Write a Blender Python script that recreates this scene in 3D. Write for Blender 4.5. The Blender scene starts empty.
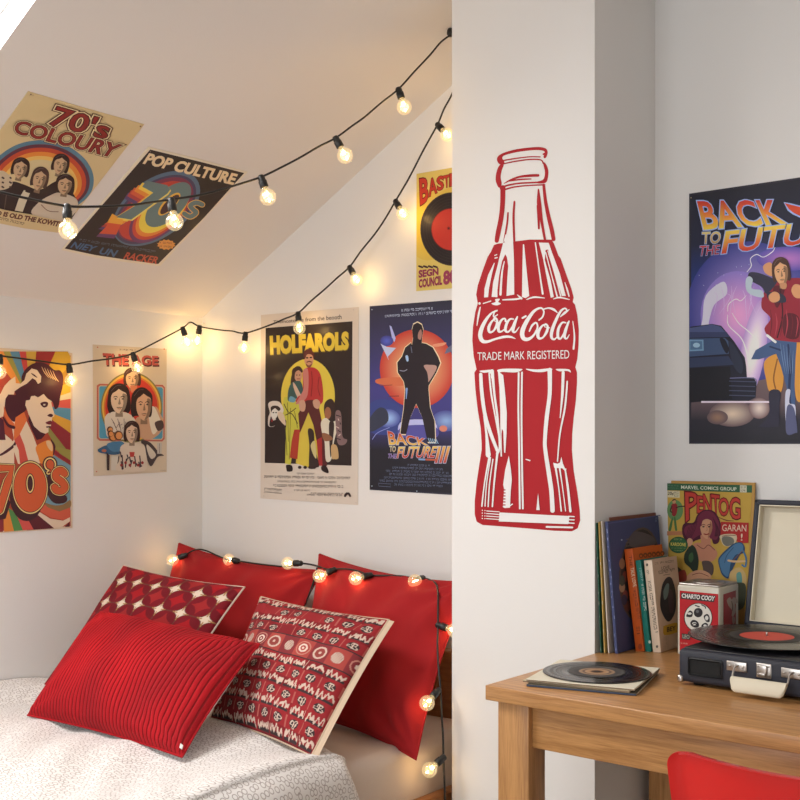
import bpy, bmesh, math, random
import numpy as np
from mathutils import Vector, Matrix, Euler
from mathutils.geometry import tessellate_polygon
from mathutils.bvhtree import BVHTree

S = bpy.context.scene
COL = S.collection
random.seed(4)

# ---------------------------------------------------------------- camera
FPX = 1138.0
FW = Vector((-.6307, .7760, 0)).normalized()
RT = Vector((.7760, .6307, 0)).normalized()
UP = Vector((0, 0, 1))
CP = Vector((0, 0, 1.42))
cam_d = bpy.data.cameras.new('camera')
cam = bpy.data.objects.new('camera', cam_d)
COL.objects.link(cam)
cam_d.sensor_width = 36
cam_d.lens = 36 * FPX / 800
cam_d.shift_y = 42 / 800
cam.matrix_world = Matrix(((RT.x, UP.x, -FW.x, CP.x), (RT.y, UP.y, -FW.y, CP.y), (RT.z, UP.z, -FW.z, CP.z), (0, 0, 0, 1)))
S.camera = cam


def ray(px, py):
    return FW + RT * ((px - 400) / FPX) + UP * ((442 - py) / FPX)


def hit(px, py, n, p):
    """where the sight line of a photo pixel meets a real surface plane"""
    v = ray(px, py)
    return CP + v * (n.dot(p - CP) / n.dot(v))


def to_px(p):
    d = Vector(p) - CP
    t = d.dot(FW)
    return (400 + FPX * d.dot(RT) / t, 442 - FPX * d.z / t)


# ---------------------------------------------------------------- colour + materials
def lin1(c):
    c /= 255.0
    return c / 12.92 if c <= .04045 else ((c + .055) / 1.055) ** 2.4


def lin(c):
    return tuple(lin1(x) for x in c)


def dl(c, tint, k=.78):
    """surface colour from the colour seen next to a white wall seen as `tint`"""
    a, b = lin(c), lin(tint)
    return tuple(min(.92, max(.004, k * x / y)) for x, y in zip(a, b))


MATS = {}


def nodemat(name):
    m = bpy.data.materials.new(name)
    m.use_nodes = True
    nt = m.node_tree
    return m, nt, nt.nodes, nt.links, nt.nodes['Principled BSDF']


def plain(name, col, rough=.5, metal=0, bump=0, bscale=200, coat=0, sheen=0, var=0, vscale=8):
    if name in MATS:
        return MATS[name]
    m, nt, N, L, b = nodemat(name)
    b.inputs['Base Color'].default_value = (*col, 1)
    b.inputs['Roughness'].default_value = rough
    b.inputs['Metallic'].default_value = metal
    if coat:
        b.inputs['Coat Weight'].default_value = coat
    if sheen:
        b.inputs['Sheen Weight'].default_value = sheen
        b.inputs['Sheen Roughness'].default_value = .4
        b.inputs['Sheen Tint'].default_value = (min(1, col[0] * 2), col[1] * 2 + .1, col[2] * 2 + .1, 1)
    tc = N.new('ShaderNodeTexCoord')
    if bump:
        n = N.new('ShaderNodeTexNoise')
        n.inputs['Scale'].default_value = bscale
        n.inputs['Detail'].default_value = 3
        L.new(tc.outputs['Object'], n.inputs['Vector'])
        bp = N.new('ShaderNodeBump')
        bp.inputs['Strength'].default_value = bump
        bp.inputs['Distance'].default_value = .002
        L.new(n.outputs['Fac'], bp.inputs['Height'])
        L.new(bp.outputs['Normal'], b.inputs['Normal'])
    if var:
        n = N.new('ShaderNodeTexNoise')
        n.inputs['Scale'].default_value = vscale
        n.inputs['Detail'].default_value = 4
        L.new(tc.outputs['Object'], n.inputs['Vector'])
        r = N.new('ShaderNodeValToRGB')
        r.color_ramp.elements[0].position = .3
        r.color_ramp.elements[1].position = .7
        r.color_ramp.elements[0].color = (*[c * (1 - var) for c in col], 1)
        r.color_ramp.elements[1].color = (*[min(1, c * (1 + var)) for c in col], 1)
        L.new(n.outputs['Fac'], r.inputs['Fac'])
        L.new(r.outputs['Color'], b.inputs['Base Color'])
    MATS[name] = m
    return m


def printed(name, rough=.5, coat=0, bump=0, bscale=400, sheen=0):
    if name in MATS:
        return MATS[name]
    m, nt, N, L, b = nodemat(name)
    a = N.new('ShaderNodeAttribute')
    a.attribute_name = 'Col'
    L.new(a.outputs['Color'], b.inputs['Base Color'])
    b.inputs['Roughness'].default_value = rough
    b.inputs['Coat Weight'].default_value = coat
    b.inputs['Coat Roughness'].default_value = .12
    b.inputs['Specular IOR Level'].default_value = .25
    if sheen:
        b.inputs['Sheen Weight'].default_value = sheen
    if bump:
        tc = N.new('ShaderNodeTexCoord')
        n = N.new('ShaderNodeTexNoise')
        n.inputs['Scale'].default_value = bscale
        L.new(tc.outputs['Object'], n.inputs['Vector'])
        bp = N.new('ShaderNodeBump')
        bp.inputs['Strength'].default_value = bump
        bp.inputs['Distance'].default_value = .002
        L.new(n.outputs['Fac'], bp.inputs['Height'])
        L.new(bp.outputs['Normal'], b.inputs['Normal'])
    MATS[name] = m
    return m


def wood(name, c1, c2, axis='x', rough=.38, scale=1.0):
    if name in MATS:
        return MATS[name]
    m, nt, N, L, b = nodemat(name)
    tc = N.new('ShaderNodeTexCoord')
    mp = N.new('ShaderNodeMapping')
    s = {'x': (2.2, 44, 44), 'y': (44, 2.2, 44), 'z': (44, 44, 2.2)}[axis]
    mp.inputs['Scale'].default_value = tuple(q * scale for q in s)
    L.new(tc.outputs['Object'], mp.inputs['Vector'])
    n = N.new('ShaderNodeTexNoise')
    n.inputs['Scale'].default_value = 1.6
    n.inputs['Detail'].default_value = 7
    n.inputs['Roughness'].default_value = .62
    n.inputs['Distortion'].default_value = .6
    L.new(mp.outputs['Vector'], n.inputs['Vector'])
    n2 = N.new('ShaderNodeTexNoise')
    n2.inputs['Scale'].default_value = 9
    n2.inputs['Detail'].default_value = 2
    L.new(mp.outputs['Vector'], n2.inputs['Vector'])
    mx = N.new('ShaderNodeMath')
    mx.operation = 'MULTIPLY_ADD'
    mx.inputs[1].default_value = .3
    L.new(n2.outputs['Fac'], mx.inputs[0])
    mu = N.new('ShaderNodeMath')
    mu.operation = 'MULTIPLY'
    mu.inputs[1].default_value = .7
    L.new(n.outputs['Fac'], mu.inputs[0])
    L.new(mu.outputs[0], mx.inputs[2])
    r = N.new('ShaderNodeValToRGB')
    r.color_ramp.elements[0].position = .32
    r.color_ramp.elements[1].position = .60
    r.color_ramp.elements[0].color = (*c1, 1)
    r.color_ramp.elements[1].color = (*c2, 1)
    L.new(mx.outputs[0], r.inputs['Fac'])
    L.new(r.outputs['Color'], b.inputs['Base Color'])
    b.inputs['Roughness'].default_value = rough
    bp = N.new('ShaderNodeBump')
    bp.inputs['Strength'].default_value = .15
    bp.inputs['Distance'].default_value = .001
    L.new(mx.outputs[0], bp.inputs['Height'])
    L.new(bp.outputs['Normal'], b.inputs['Normal'])
    MATS[name] = m
    return m


WALLC = (.80, .79, .775)
M_WALL = plain('wall_paint', WALLC, .85, bump=.12, bscale=140)
M_CEIL = plain('ceiling_paint', (.80, .775, .75), .9, bump=.12, bscale=140)
M_WHITE = plain('white_gloss', (.85, .85, .84), .4)
M_PRINT = printed('printed_paper', .5, coat=.07)
M_MATTE = printed('printed_matte', .65)
M_BLACK = plain('black_rubber', (.012, .012, .012), .45)
M_CHROME = plain('polished_metal', (.52, .49, .46), .34, metal=1)


# ---------------------------------------------------------------- mesh builder
class MB:
    def __init__(self):
        self.v, self.f, self.c, self.m, self.s, self.mats = [], [], [], [], [], []

    def mi(self, mat):
        if mat not in self.mats:
            self.mats.append(mat)
        return self.mats.index(mat)

    def add(self, verts, faces, mat, col=None, smooth=False):
        o = len(self.v)
        self.v += [tuple(p) for p in verts]
        k = self.mi(mat)
        for f in faces:
            self.f.append([o + i for i in f])
            self.m.append(k)
            self.s.append(smooth)
            if col is None:
                self.c.append([(.8, .8, .8)] * len(f))
            elif isinstance(col, (list, np.ndarray)):
                self.c.append([tuple(col[i]) for i in f])
            else:
                self.c.append([col] * len(f))
        return self

    def box(self, x0, x1, y0, y1, z0, z1, mat, col=None, M=None):
        v = [Vector((x, y, z)) for x in (x0, x1) for y in (y0, y1) for z in (z0, z1)]
        if M is not None:
            v = [M @ p for p in v]
        return self.add(v, [(0, 1, 3, 2), (4, 6, 7, 5), (0, 4, 5, 1), (2, 3, 7, 6), (0, 2, 6, 4), (1, 5, 7, 3)], mat, col)

    def rbox(self, x0, x1, y0, y1, z0, z1, r, mat, col=None, M=None, seg=3):
        bm = bmesh.new()
        bmesh.ops.create_cube(bm, size=1)
        for q in bm.verts:
            q.co = Vector(((x0 + x1) / 2 + q.co.x * (x1 - x0), (y0 + y1) / 2 + q.co.y * (y1 - y0), (z0 + z1) / 2 + q.co.z * (z1 - z0)))
        bmesh.ops.bevel(bm, geom=bm.edges[:] + bm.verts[:], offset=r, segments=seg, profile=.5, affect='EDGES')
        bm.verts.index_update()
        v = [q.co.copy() for q in bm.verts]
        if M is not None:
            v = [M @ p for p in v]
        f = [[q.index for q in fc.verts] for fc in bm.faces]
        bm.free()
        return self.add(v, f, mat, col, smooth=seg > 1)

    def tube(self, pts, r, mat, col=None, n=8, caps=True):
        pts = [Vector(p) for p in pts]
        vs, fs = [], []
        prev = None
        for i, p in enumerate(pts):
            a = pts[max(0, i - 1)]
            b = pts[min(len(pts) - 1, i + 1)]
            t = (b - a).normalized()
            if prev is None:
                ref = Vector((0, 0, 1)) if abs(t.z) < .9 else Vector((1, 0, 0))
                u = t.cross(ref).normalized()
            else:
                u = (prev - t * prev.dot(t)).normalized()
            prev = u
            w = t.cross(u)
            rr = r[i] if isinstance(r, (list, tuple)) else r
            for k in range(n):
                an = 2 * math.pi * k / n
                vs.append(p + (u * math.cos(an) + w * math.sin(an)) * rr)
        for i in range(len(pts) - 1):
            for k in range(n):
                fs.append((i * n + k, i * n + (k + 1) % n, (i + 1) * n + (k + 1) % n, (i + 1) * n + k))
        if caps:
            fs.append(tuple(range(n))[::-1])
            fs.append(tuple((len(pts) - 1) * n + k for k in range(n)))
        return self.add(vs, fs, mat, col, smooth=True)

    def lathe(self, prof, mat, col=None, n=32, M=None, smooth=True, caps=True):
        """profile of (radius, z); radius 0 closes"""
        vs, fs = [], []
        for r, z in prof:
            for k in range(n):
                an = 2 * math.pi * k / n
                vs.append(Vector((r * math.cos(an), r * math.sin(an), z)))
        for i in range(len(prof) - 1):
            for k in range(n):
                fs.append((i * n + k, i * n + (k + 1) % n, (i + 1) * n + (k + 1) % n, (i + 1) * n + k))
        if caps and prof[0][0] > 1e-6:
            fs.append(tuple(range(n))[::-1])
        if caps and prof[-1][0] > 1e-6:
            fs.append(tuple((len(prof) - 1) * n + k for k in range(n)))
        if M is not None:
            vs = [M @ p for p in vs]
        cc = None
        if isinstance(col, list):
            cc = [c for c in col for _ in range(n)]
        else:
            cc = col
        return self.add(vs, fs, mat, cc, smooth)

    def grid(self, P, mat, col=None, flip=False, smooth=True):
        """P: rows of points"""
        nr, nc = len(P), len(P[0])
        vs = [p for row in P for p in row]
        fs = []
        for i in range(nr - 1):
            for j in range(nc - 1):
                q = (i * nc + j, i * nc + j + 1, (i + 1) * nc + j + 1, (i + 1) * nc + j)
                fs.append(q[::-1] if flip else q)
        return self.add(vs, fs, mat, col, smooth)

    def build(self, name, parent=None, origin=None, **props):
        if origin is None:
            origin = parent.matrix_basis.translation if parent is not None else Vector((0, 0, 0))
            if parent is None and self.v:
                a = np.array(self.v)
                lo, hi = a.min(0), a.max(0)
                origin = Vector(((lo[0] + hi[0]) / 2, (lo[1] + hi[1]) / 2, lo[2]))
        origin = Vector(origin)
        me = bpy.data.meshes.new(name)
        me.from_pydata([Vector(p) - origin for p in self.v], [], self.f)
        for m in self.mats:
            me.materials.append(m)
        me.polygons.foreach_set('material_index', self.m)
        me.polygons.foreach_set('use_smooth', self.s)
        at = me.color_attributes.new('Col', 'FLOAT_COLOR', 'CORNER')
        flat = []
        for cs in self.c:
            for c in cs:
                flat += [c[0], c[1], c[2], 1.0]
        at.data.foreach_set('color', flat)
        me.update()
        o = bpy.data.objects.new(name, me)
        COL.objects.link(o)
        if parent is not None:
            o.parent = parent
        else:
            o.location = origin
        for k, q in props.items():
            o[k] = q
        return o


def empty(name, loc, label, category, group=None, rz=0):
    o = bpy.data.objects.new(name, None)
    o.empty_display_size = .05
    COL.objects.link(o)
    o.location = loc
    o.rotation_euler = (0, 0, rz)
    o['label'] = label
    o['category'] = category
    if group:
        o['group'] = group
    return o


def smooth_pts(pts, k=6, closed=False):
    n = len(pts)
    if n < 3:
        return [tuple(p) for p in pts]
    out = []
    rng = range(n) if closed else range(n - 1)
    for i in rng:
        if closed:
            p0, p1, p2, p3 = pts[i - 1], pts[i], pts[(i + 1) % n], pts[(i + 2) % n]
        else:
            p0, p1, p2, p3 = pts[max(0, i - 1)], pts[i], pts[i + 1], pts[min(n - 1, i + 2)]
        for j in range(k):
            t = j / k
            out.append(tuple(.5 * (2 * b + (c - a) * t + (2 * a - 5 * b + 4 * c - d) * t * t + (3 * b - a - 3 * c + d) * t ** 3)
                             for a, b, c, d in zip(p0, p1, p2, p3)))
    if not closed:
        out.append(tuple(pts[-1]))
    return out


# ---------------------------------------------------------------- lettering
TXT = {}


def _tmesh(s, off):
    cu = bpy.data.curves.new('t', 'FONT')
    cu.body = s
    cu.size = 1
    cu.offset = off
    cu.resolution_u = 3
    cu.fill_mode = 'FRONT'
    o = bpy.data.objects.new('t', cu)
    COL.objects.link(o)
    dg = bpy.context.evaluated_depsgraph_get()
    me = o.evaluated_get(dg).to_mesh()
    v = [(q.co.x, q.co.y) for q in me.vertices]
    f = [tuple(p.vertices) for p in me.polygons]
    o.evaluated_get(dg).to_mesh_clear()
    bpy.data.objects.remove(o)
    bpy.data.curves.remove(cu)
    return v, f


def text_shape(s, off=0.0):
    k = (s, round(off, 3))
    if k in TXT:
        return TXT[k]
    v0, _ = _tmesh(s, 0)
    x0 = min(p[0] for p in v0)
    x1 = max(p[0] for p in v0)
    hv, _ = _tmesh('H', 0)
    cap = max(p[1] for p in hv)
    v, f = _tmesh(s, off)
    v = [((p[0] - x0) / (x1 - x0), p[1] / cap) for p in v]
    TXT[k] = (v, f)
    return TXT[k]


class Art:
    """printed artwork laid as thin ink layers on a real surface plane"""

    def __init__(self, mb, n, p, tint, mat, base=.0006, k=.70):
        self.mb, self.n, self.p, self.tint, self.mat, self.k = mb, Vector(n).normalized(), Vector(p), tint, mat, k
        if self.n.dot(CP - self.p) < 0:
            self.n = -self.n
        self.z = base
        self.fr = (0, 0, 1)
        self.step = 3e-5
        self.clip = None
        a = self.n.cross(Vector((0, 0, 1)))
        if a.length < .01:
            a = Vector((1, 0, 0))
        self.ex = a.normalized()
        self.ey = self.n.cross(self.ex)

    def F(self, x0, y0, s):
        self.fr = (x0, y0, s)
        return self

    def w(self, q):
        x0, y0, s = self.fr
        return hit(x0 + q[0] / s, y0 + q[1] / s, self.n, self.p)

    def P(self, pts):
        """crop coordinates -> photo pixels (for mixing frames)"""
        x0, y0, s = self.fr
        return [(x0 + a / s, y0 + b / s) for a, b in pts]

    def C(self, c):
        return dl(c, self.tint, self.k)

    def lift(self):
        self.z += self.step
        return self.n * self.z

    def px(self, q):
        x0, y0, s = self.fr
        return (x0 + q[0] / s, y0 + q[1] / s)

    def emit(self, pts, faces, col, off=None, dz=0.0):
        """crop points -> surface; every face trimmed to the printed area when one is set"""
        off = self.lift() if off is None else off
        Q = [self.px(q) for q in pts]
        per = isinstance(col, list)

        def wp(q, e=0.0):
            return hit(q[0], q[1], self.n, self.p) + off + self.n * e
        if self.clip is None:
            self.mb.add([wp(q, dz * i) for i, q in enumerate(Q)], faces, self.mat, col)
            return
        cl = self.clip
        m = len(cl)
        cxx, cyy = sum(p[0] for p in cl) / m, sum(p[1] for p in cl) / m
        for fc in faces:
            P = [(Q[i][0], Q[i][1]) + (tuple(col[i]) if per else ()) + (dz * i,) for i in fc]
            for k in range(m):
                a, b = cl[k], cl[(k + 1) % m]
                sg = (b[0] - a[0]) * (cyy - a[1]) - (b[1] - a[1]) * (cxx - a[0])
                dd = [((b[0] - a[0]) * (p[1] - a[1]) - (b[1] - a[1]) * (p[0] - a[0])) * (1 if sg > 0 else -1) for p in P]
                N2 = []
                for r in range(len(P)):
                    p, q, dp, dq = P[r], P[(r + 1) % len(P)], dd[r], dd[(r + 1) % len(P)]
                    if dp >= 0:
                        N2.append(p)
                    if (dp >= 0) != (dq >= 0):
                        t = dp / (dp - dq)
                        N2.append(tuple(u + (v - u) * t for u, v in zip(p, q)))
                P = N2
                if len(P) < 3:
                    break
            if len(P) >= 3:
                cc = [tuple(p[2:5]) for p in P] if per else col
                self.mb.add([wp(p, p[-1]) for p in P], [tuple(range(len(P)))], self.mat, cc)

    def poly(self, pts, c, smooth=False, grad=None):
        if smooth:
            pts = smooth_pts(pts, 5, True)
        W = [self.w(q) for q in pts]
        fl = [Vector(((q - self.p).dot(self.ex), (q - self.p).dot(self.ey), 0)) for q in W]
        tri = tessellate_polygon([fl])
        self.emit(pts, tri, [self.C(grad(q)) for q in pts] if grad is not None else self.C(c))

    def ring(self, cx, cy, rx, ry, c, rot=0, n=28, inner=0, a0=0, a1=360, c2=None):
        """ellipse or band; c2 = colour at the rim for a printed glow"""
        ca, sa = math.cos(math.radians(rot)), math.sin(math.radians(rot))
        if c2 is None and inner == 0 and a1 - a0 == 360:
            pts = [(cx + rx * math.cos(math.tau * i / n) * ca - ry * math.sin(math.tau * i / n) * sa, cy + rx * math.cos(math.tau * i / n) * sa + ry * math.sin(math.tau * i / n) * ca) for i in range(n)]
            self.emit(pts, [tuple(range(n))], self.C(c))
            return
        ks = [inner, 1.0] if c2 is None else [max(.001, inner + (1 - inner) * i / 8) for i in range(9)]
        V, Cc = [], []
        for k in ks:
            for i in range(n + 1):
                a = math.radians(a0 + (a1 - a0) * i / n)
                x, y = rx * k * math.cos(a), ry * k * math.sin(a)
                V.append((cx + x * ca - y * sa, cy + x * sa + y * ca))
                if c2 is not None:
                    t = ((k - inner) / (1 - inner)) ** 1.3
                    Cc.append(self.C(tuple(p * (1 - t) + q * t for p, q in zip(c, c2))))
        m = n + 1
        Fs = [(j * m + i, j * m + i + 1, (j + 1) * m + i + 1, (j + 1) * m + i) for j in range(len(ks) - 1) for i in range(n)]
        self.emit(V, Fs, Cc if c2 is not None else self.C(c))

    def stroke(self, pts, wd, c, sm=True, px=False):
        """brush line; wd one width or one per point"""
        W = list(wd) if isinstance(wd, (list, tuple)) else [wd] * len(pts)
        q = [(a, b, k) for (a, b), k in zip(pts, W)]
        if sm and len(q) > 2:
            q = smooth_pts(q, 5)
        V = []
        for i in range(len(q)):
            a, b = q[max(0, i - 1)], q[min(len(q) - 1, i + 1)]
            dx, dy = b[0] - a[0], b[1] - a[1]
            ll = math.hypot(dx, dy) or 1
            nx, ny = -dy / ll, dx / ll
            h = abs(q[i][2]) / 2
            V += [(q[i][0] + nx * h, q[i][1] + ny * h), (q[i][0] - nx * h, q[i][1] - ny * h)]
        n = len(q)
        cc = self.C(c)
        off = self.lift()
        self.emit(V, [(2 * i, 2 * i + 2, 2 * i + 3, 2 * i + 1) for i in range(n - 1)], cc, off, 1.5e-6)
        sc = self.fr[2]
        for k, e in enumerate((q[0], q[-1])):  # round ends
            if e[2] / sc > .35:
                rg = [(e[0] + e[2] / 2 * math.cos(t * math.pi / 5), e[1] + e[2] / 2 * math.sin(t * math.pi / 5)) for t in range(10)]
                self.emit(rg, [tuple(range(10))], cc, off - self.n * (4e-6 + 3e-6 * k))

    def text(self, s, quad, c, off=0.0, c2=None, mid=None):
        """quad: TL TR BR BL of the capital-height box; c top colour, c2 bottom colour"""
        v, f = text_shape(s, off)
        TL, TR, BR, BL = quad
        lf = self.lift()
        V, Cc = [], []
        for x, y in v:
            t = 1 - y
            px = (TL[0] * (1 - x) + TR[0] * x) * (1 - t) + (BL[0] * (1 - x) + BR[0] * x) * t
            py = (TL[1] * (1 - x) + TR[1] * x) * (1 - t) + (BL[1] * (1 - x) + BR[1] * x) * t
            V.append(self.w((px, py)) + lf)
            if c2 is not None:
                tt = min(1, max(0, t))
                Cc.append(self.C(tuple(a * (1 - tt) + b * tt for a, b in zip(c, c2))))
        self.mb.add(V, f, self.mat, Cc if c2 is not None else self.C(c))

    def scribble(self, quad, c, n=40, seed=1, wd=None):
        """small print too fine to read: rows of tiny upright marks"""
        rr = random.Random(seed)
        TL, TR, BR, BL = quad

        def at(x, t):
            return ((TL[0] * (1 - x) + TR[0] * x) * (1 - t) + (BL[0] * (1 - x) + BR[0] * x) * t,
                    (TL[1] * (1 - x) + TR[1] * x) * (1 - t) + (BL[1] * (1 - x) + BR[1] * x) * t)
        off = self.lift()
        V, Fs = [], []
        for i in range(n):
            if rr.random() < .14:
                continue
            x0 = i / n
            x1 = (i + rr.uniform(.45, .8)) / n
            kind = rr.random()
            spans = [(0, 1)] if kind < .4 else [(0, .3), (.7, 1)] if kind < .7 else [(.0, .35), (.45, .62)]
            if kind < .4:
                x1 = (i + .35) / n
            for a, b in spans:
                k = len(V)
                V += [self.w(at(x0, a)) + off, self.w(at(x1, a)) + off, self.w(at(x1, b)) + off, self.w(at(x0, b)) + off]
                Fs.append((k, k + 1, k + 2, k + 3))
        if Fs:
            self.mb.add(V, Fs, self.mat, self.C(c))

    def head(self, cx, cy, w, h, skin, hair, rot=0, long=0.0, side=0, shade=None, beard=False, shadow=None):
        """simplified printed portrait: hair mass, face, half shadow, features"""
        ca, sa = math.cos(math.radians(rot)), math.sin(math.radians(rot))

        def R(x, y):
            return (cx + x * w * ca - y * h * sa, cy + x * w * sa + y * h * ca)
        e = .36 + long * 1.6
        sh = shade or tuple(int(q * .66) for q in skin)
        dk = tuple(int(q * .32) for q in skin)
        self.poly([R(-.49, -.1), R(-.43, -.36), R(-.2, -.54), R(.12, -.57), R(.4, -.42), R(.5, -.12), R(.5 + long * .3, e * .6), R(.42, e), R(.25, e * .9), R(-.28, e * .9), R(-.42, e), R(-.5 - long * .3, e * .5)], hair, True)
        dx = side * .07
        self.poly([R(dx - .14, .3), R(dx + .16, .3), R(dx + .18, .62), R(dx - .16, .62)], sh)
        self.poly([R(dx - .35, -.12), R(dx - .25, -.36), R(dx, -.43), R(dx + .26, -.36), R(dx + .36, -.1), R(dx + .34, .16), R(dx + .22, .4), R(dx + .02, .5), R(dx - .18, .41), R(dx - .33, .18)], skin, True)
        self.poly([R(dx + .16, -.2), R(dx + .36, -.14), R(dx + .34, .16), R(dx + .22, .4), R(dx + .03, .49), R(dx + .12, .34), R(dx + .2, .12)], sh, True)
        # parted fringe
        self.poly([R(dx - .4, .02), R(dx - .4, -.3), R(dx - .12, -.5), R(dx + .05, -.44), R(dx - .12, -.3), R(dx - .3, -.2)], hair, True)
        self.poly([R(dx + .4, .0), R(dx + .4, -.32), R(dx + .16, -.5), R(dx - .08, -.44), R(dx + .14, -.3), R(dx + .32, -.22)], hair, True)
        self.stroke([R(-.34, -.3), R(-.12, -.48), R(.1, -.5)], w * .02, tuple(min(255, q + 46) for q in hair))
        for q in (-.15, .17):
            self.stroke([R(dx + q - .08, -.085), R(dx + q, -.115), R(dx + q + .08, -.085)], w * .035, hair)
            self.poly([R(dx + q - .07, -.02), R(dx + q, -.05), R(dx + q + .07, -.02), R(dx + q, .01)], dk)
        self.poly([R(dx + .03, -.08), R(dx + .085, .16), R(dx + .01, .185), R(dx - .04, .165)], sh)
        self.stroke([R(dx - .09, .29), R(dx + .02, .28), R(dx + .12, .285)], w * .03, dk)
        self.stroke([R(dx - .05, .325), R(dx + .02, .335), R(dx + .08, .325)], w * .035, tuple(int(a * b) for a, b in zip(skin, (.8, .55, .5))))
        if beard:
            self.poly([R(dx - .2, .26), R(dx, .33), R(dx + .22, .26), R(dx + .14, .48), R(dx, .54), R(dx - .14, .46)], tuple(int(q * .5) for q in skin), True)

# ================================================================= room
XL, YB = -4.153, 3.615          # left wall, far wall
PX0, PX1, PY = -2.363, -1.800, 3.195   # chimney-breast pillar
XR, YF = 1.30, -1.60
Z0, SL = 2.012, .552            # sloped ceiling: height at the left wall, rise per metre
ZC = Z0 + SL * (PX0 - XL)


def struct(name, mb, parent=None):
    return mb.build(name, parent, Vector((0, 0, 0)) if parent is None else None, kind='structure')


m = MB().box(XL - .2, XR + .2, YF - .2, YB + .2, -.1, 0, wood('floor_wood', (.34, .26, .18), (.46, .37, .27), 'y', .45))
struct('floor', m)
struct('wall_left', MB().box(XL - .15, XL, YF - .1, YB + .12, 0, Z0 + .05, M_WALL))
struct('wall_back', MB().box(XL - .1, XR + .1, YB, YB + .15, 0, 3.2, M_WALL))
struct('wall_right', MB().box(XR, XR + .15, YF - .1, YB, 0, 3.2, M_WALL))
m = MB()                        # wall behind the viewer, with its window opening
m.box(XL, -2.9, YF - .15, YF, 0, 3.2, M_WALL).box(-.3, XR, YF - .15, YF, 0, 3.2, M_WALL)
m.box(-2.9, -.3, YF - .15, YF, 0, .85, M_WALL).box(-2.9, -.3, YF - .15, YF, 2.45, 3.2, M_WALL)
struct('wall_front', m)
struct('wall_pillar', MB().box(PX0, PX1, PY, YB, 0, 3.1, M_WALL))

# sloped ceiling with the skylight opening
SX0, SX1, SY0, SY1 = -3.70, -2.72, .88, 1.895
TH = .16


def slope_panel(mb, x0, x1, y0, y1, mat):
    def z(x):
        return Z0 + SL * (x - XL)
    v = [(x, y, z(x) + t) for x in (x0, x1) for y in (y0, y1) for t in (0, TH)]
    mb.add(v, [(0, 1, 3, 2), (4, 6, 7, 5), (0, 4, 5, 1), (2, 3, 7, 6), (0, 2, 6, 4), (1, 5, 7, 3)], mat)


m = MB()
slope_panel(m, XL - .1, PX0, SY1, YB + .1, M_CEIL)
slope_panel(m, XL - .1, PX0, YF - .1, SY0, M_CEIL)
slope_panel(m, XL - .1, SX0, SY0, SY1, M_CEIL)
slope_panel(m, SX1, PX0, SY0, SY1, M_CEIL)
m.box(PX0, XR + .1, YF - .1, YB + .1, ZC, ZC + TH, M_CEIL)
struct('ceiling', m)

nS = Vector((-SL, 0, 1)).normalized()
tS = Vector((1, 0, SL)).normalized()


def on_slope(x, y, h):
    return Vector((x, y, Z0 + SL * (x - XL))) + nS * h


def sbar(mb, x0, x1, y0, y1, h0, h1, mat):
    v = [on_slope(x, y, h) for x in (x0, x1) for y in (y0, y1) for h in (h0, h1)]
    mb.add(v, [(0, 1, 3, 2), (4, 6, 7, 5), (0, 4, 5, 1), (2, 3, 7, 6), (0, 2, 6, 4), (1, 5, 7, 3)], mat)


glass, nt, N, L, bs = nodemat('window_glass')
tr = N.new('ShaderNodeBsdfTransparent')
gl = N.new('ShaderNodeBsdfGlossy')
gl.inputs['Roughness'].default_value = .02
mxs = N.new('ShaderNodeMixShader')
mxs.inputs[0].default_value = .06
L.new(tr.outputs[0], mxs.inputs[1])
L.new(gl.outputs[0], mxs.inputs[2])
L.new(mxs.outputs[0], N['Material Output'].inputs['Surface'])
m = MB()
f = .05
for a in ((SX0, SX1, SY0, SY0 + f), (SX0, SX1, SY1 - .012, SY1), (SX0, SX0 + f, SY0, SY1), (SX1 - f, SX1, SY0, SY1)):
    sbar(m, *a, .09, .135, M_WHITE)
wn = struct('window_1', m)
m = MB()
sbar(m, SX0 + .01, SX1 - .01, SY0 + .01, SY1 - .005, .108, .112, glass)
struct('window_pane', m, wn)
# window behind the viewer
m = MB()
for a in ((-2.9, -2.84), (-1.63, -1.57), (-.36, -.3)):
    m.box(*a, YF - .12, YF - .04, .85, 2.45, M_WHITE)
m.box(-2.84, -.36, YF - .12, YF - .04, .85, .91, M_WHITE).box(-2.84, -.36, YF - .12, YF - .04, 2.39, 2.45, M_WHITE)
w2 = struct('window_2', m)
struct('window_pane', MB().box(-2.84, -.36, YF - .085, YF - .08, .91, 2.39, glass), w2)
struct('baseboard_pillar', MB().box(PX0 - .0, PX1, PY - .015, PY - .0005, 0, .09, M_WHITE))

# ================================================================= bed
MX0, MX1, MY0, MY1 = -4.125, -2.453, 1.40, 3.50
ZM = .37
W_BED = wood('bed_wood', lin((120, 78, 45)), lin((165, 112, 68)), 'y', .5)
bed = empty('bed', ((MX0 + MX1) / 2, (MY0 + MY1) / 2, 0), 'wide low wooden bed in the corner with a pale sheet and cushions at its head', 'bed')
MB().rbox(MX0 - .02, MX1 + .06, 3.505, 3.56, 0, .62, .012, wood('bed_wood_x', lin((120, 78, 45)), lin((160, 108, 66)), 'x', .5)).build('headboard', bed)
MB().rbox(MX1 + .004, MX1 + .055, MY0, 3.505, .09, .185, .008, W_BED).build('side_rail', bed)
MB().rbox(MX0 - .02, MX0 + .02, MY0, 3.505, .09, .18, .008, W_BED).build('side_rail', bed)
MB().rbox(MX0 - .02, MX1 + .055, MY0 - .04, MY0 - .002, .09, .30, .008, W_BED).build('footboard', bed)
for x in (MX0 + .03, MX1 + .0):
    for y in (MY0 + .05, 3.42):
        MB().box(x, x + .05, y, y + .05, 0, .09, W_BED).build('leg', bed)
MB().box(MX0 + .021, MX1 + .003, MY0, MY1, .12, .16, W_BED).build('slat_base', bed)


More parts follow.
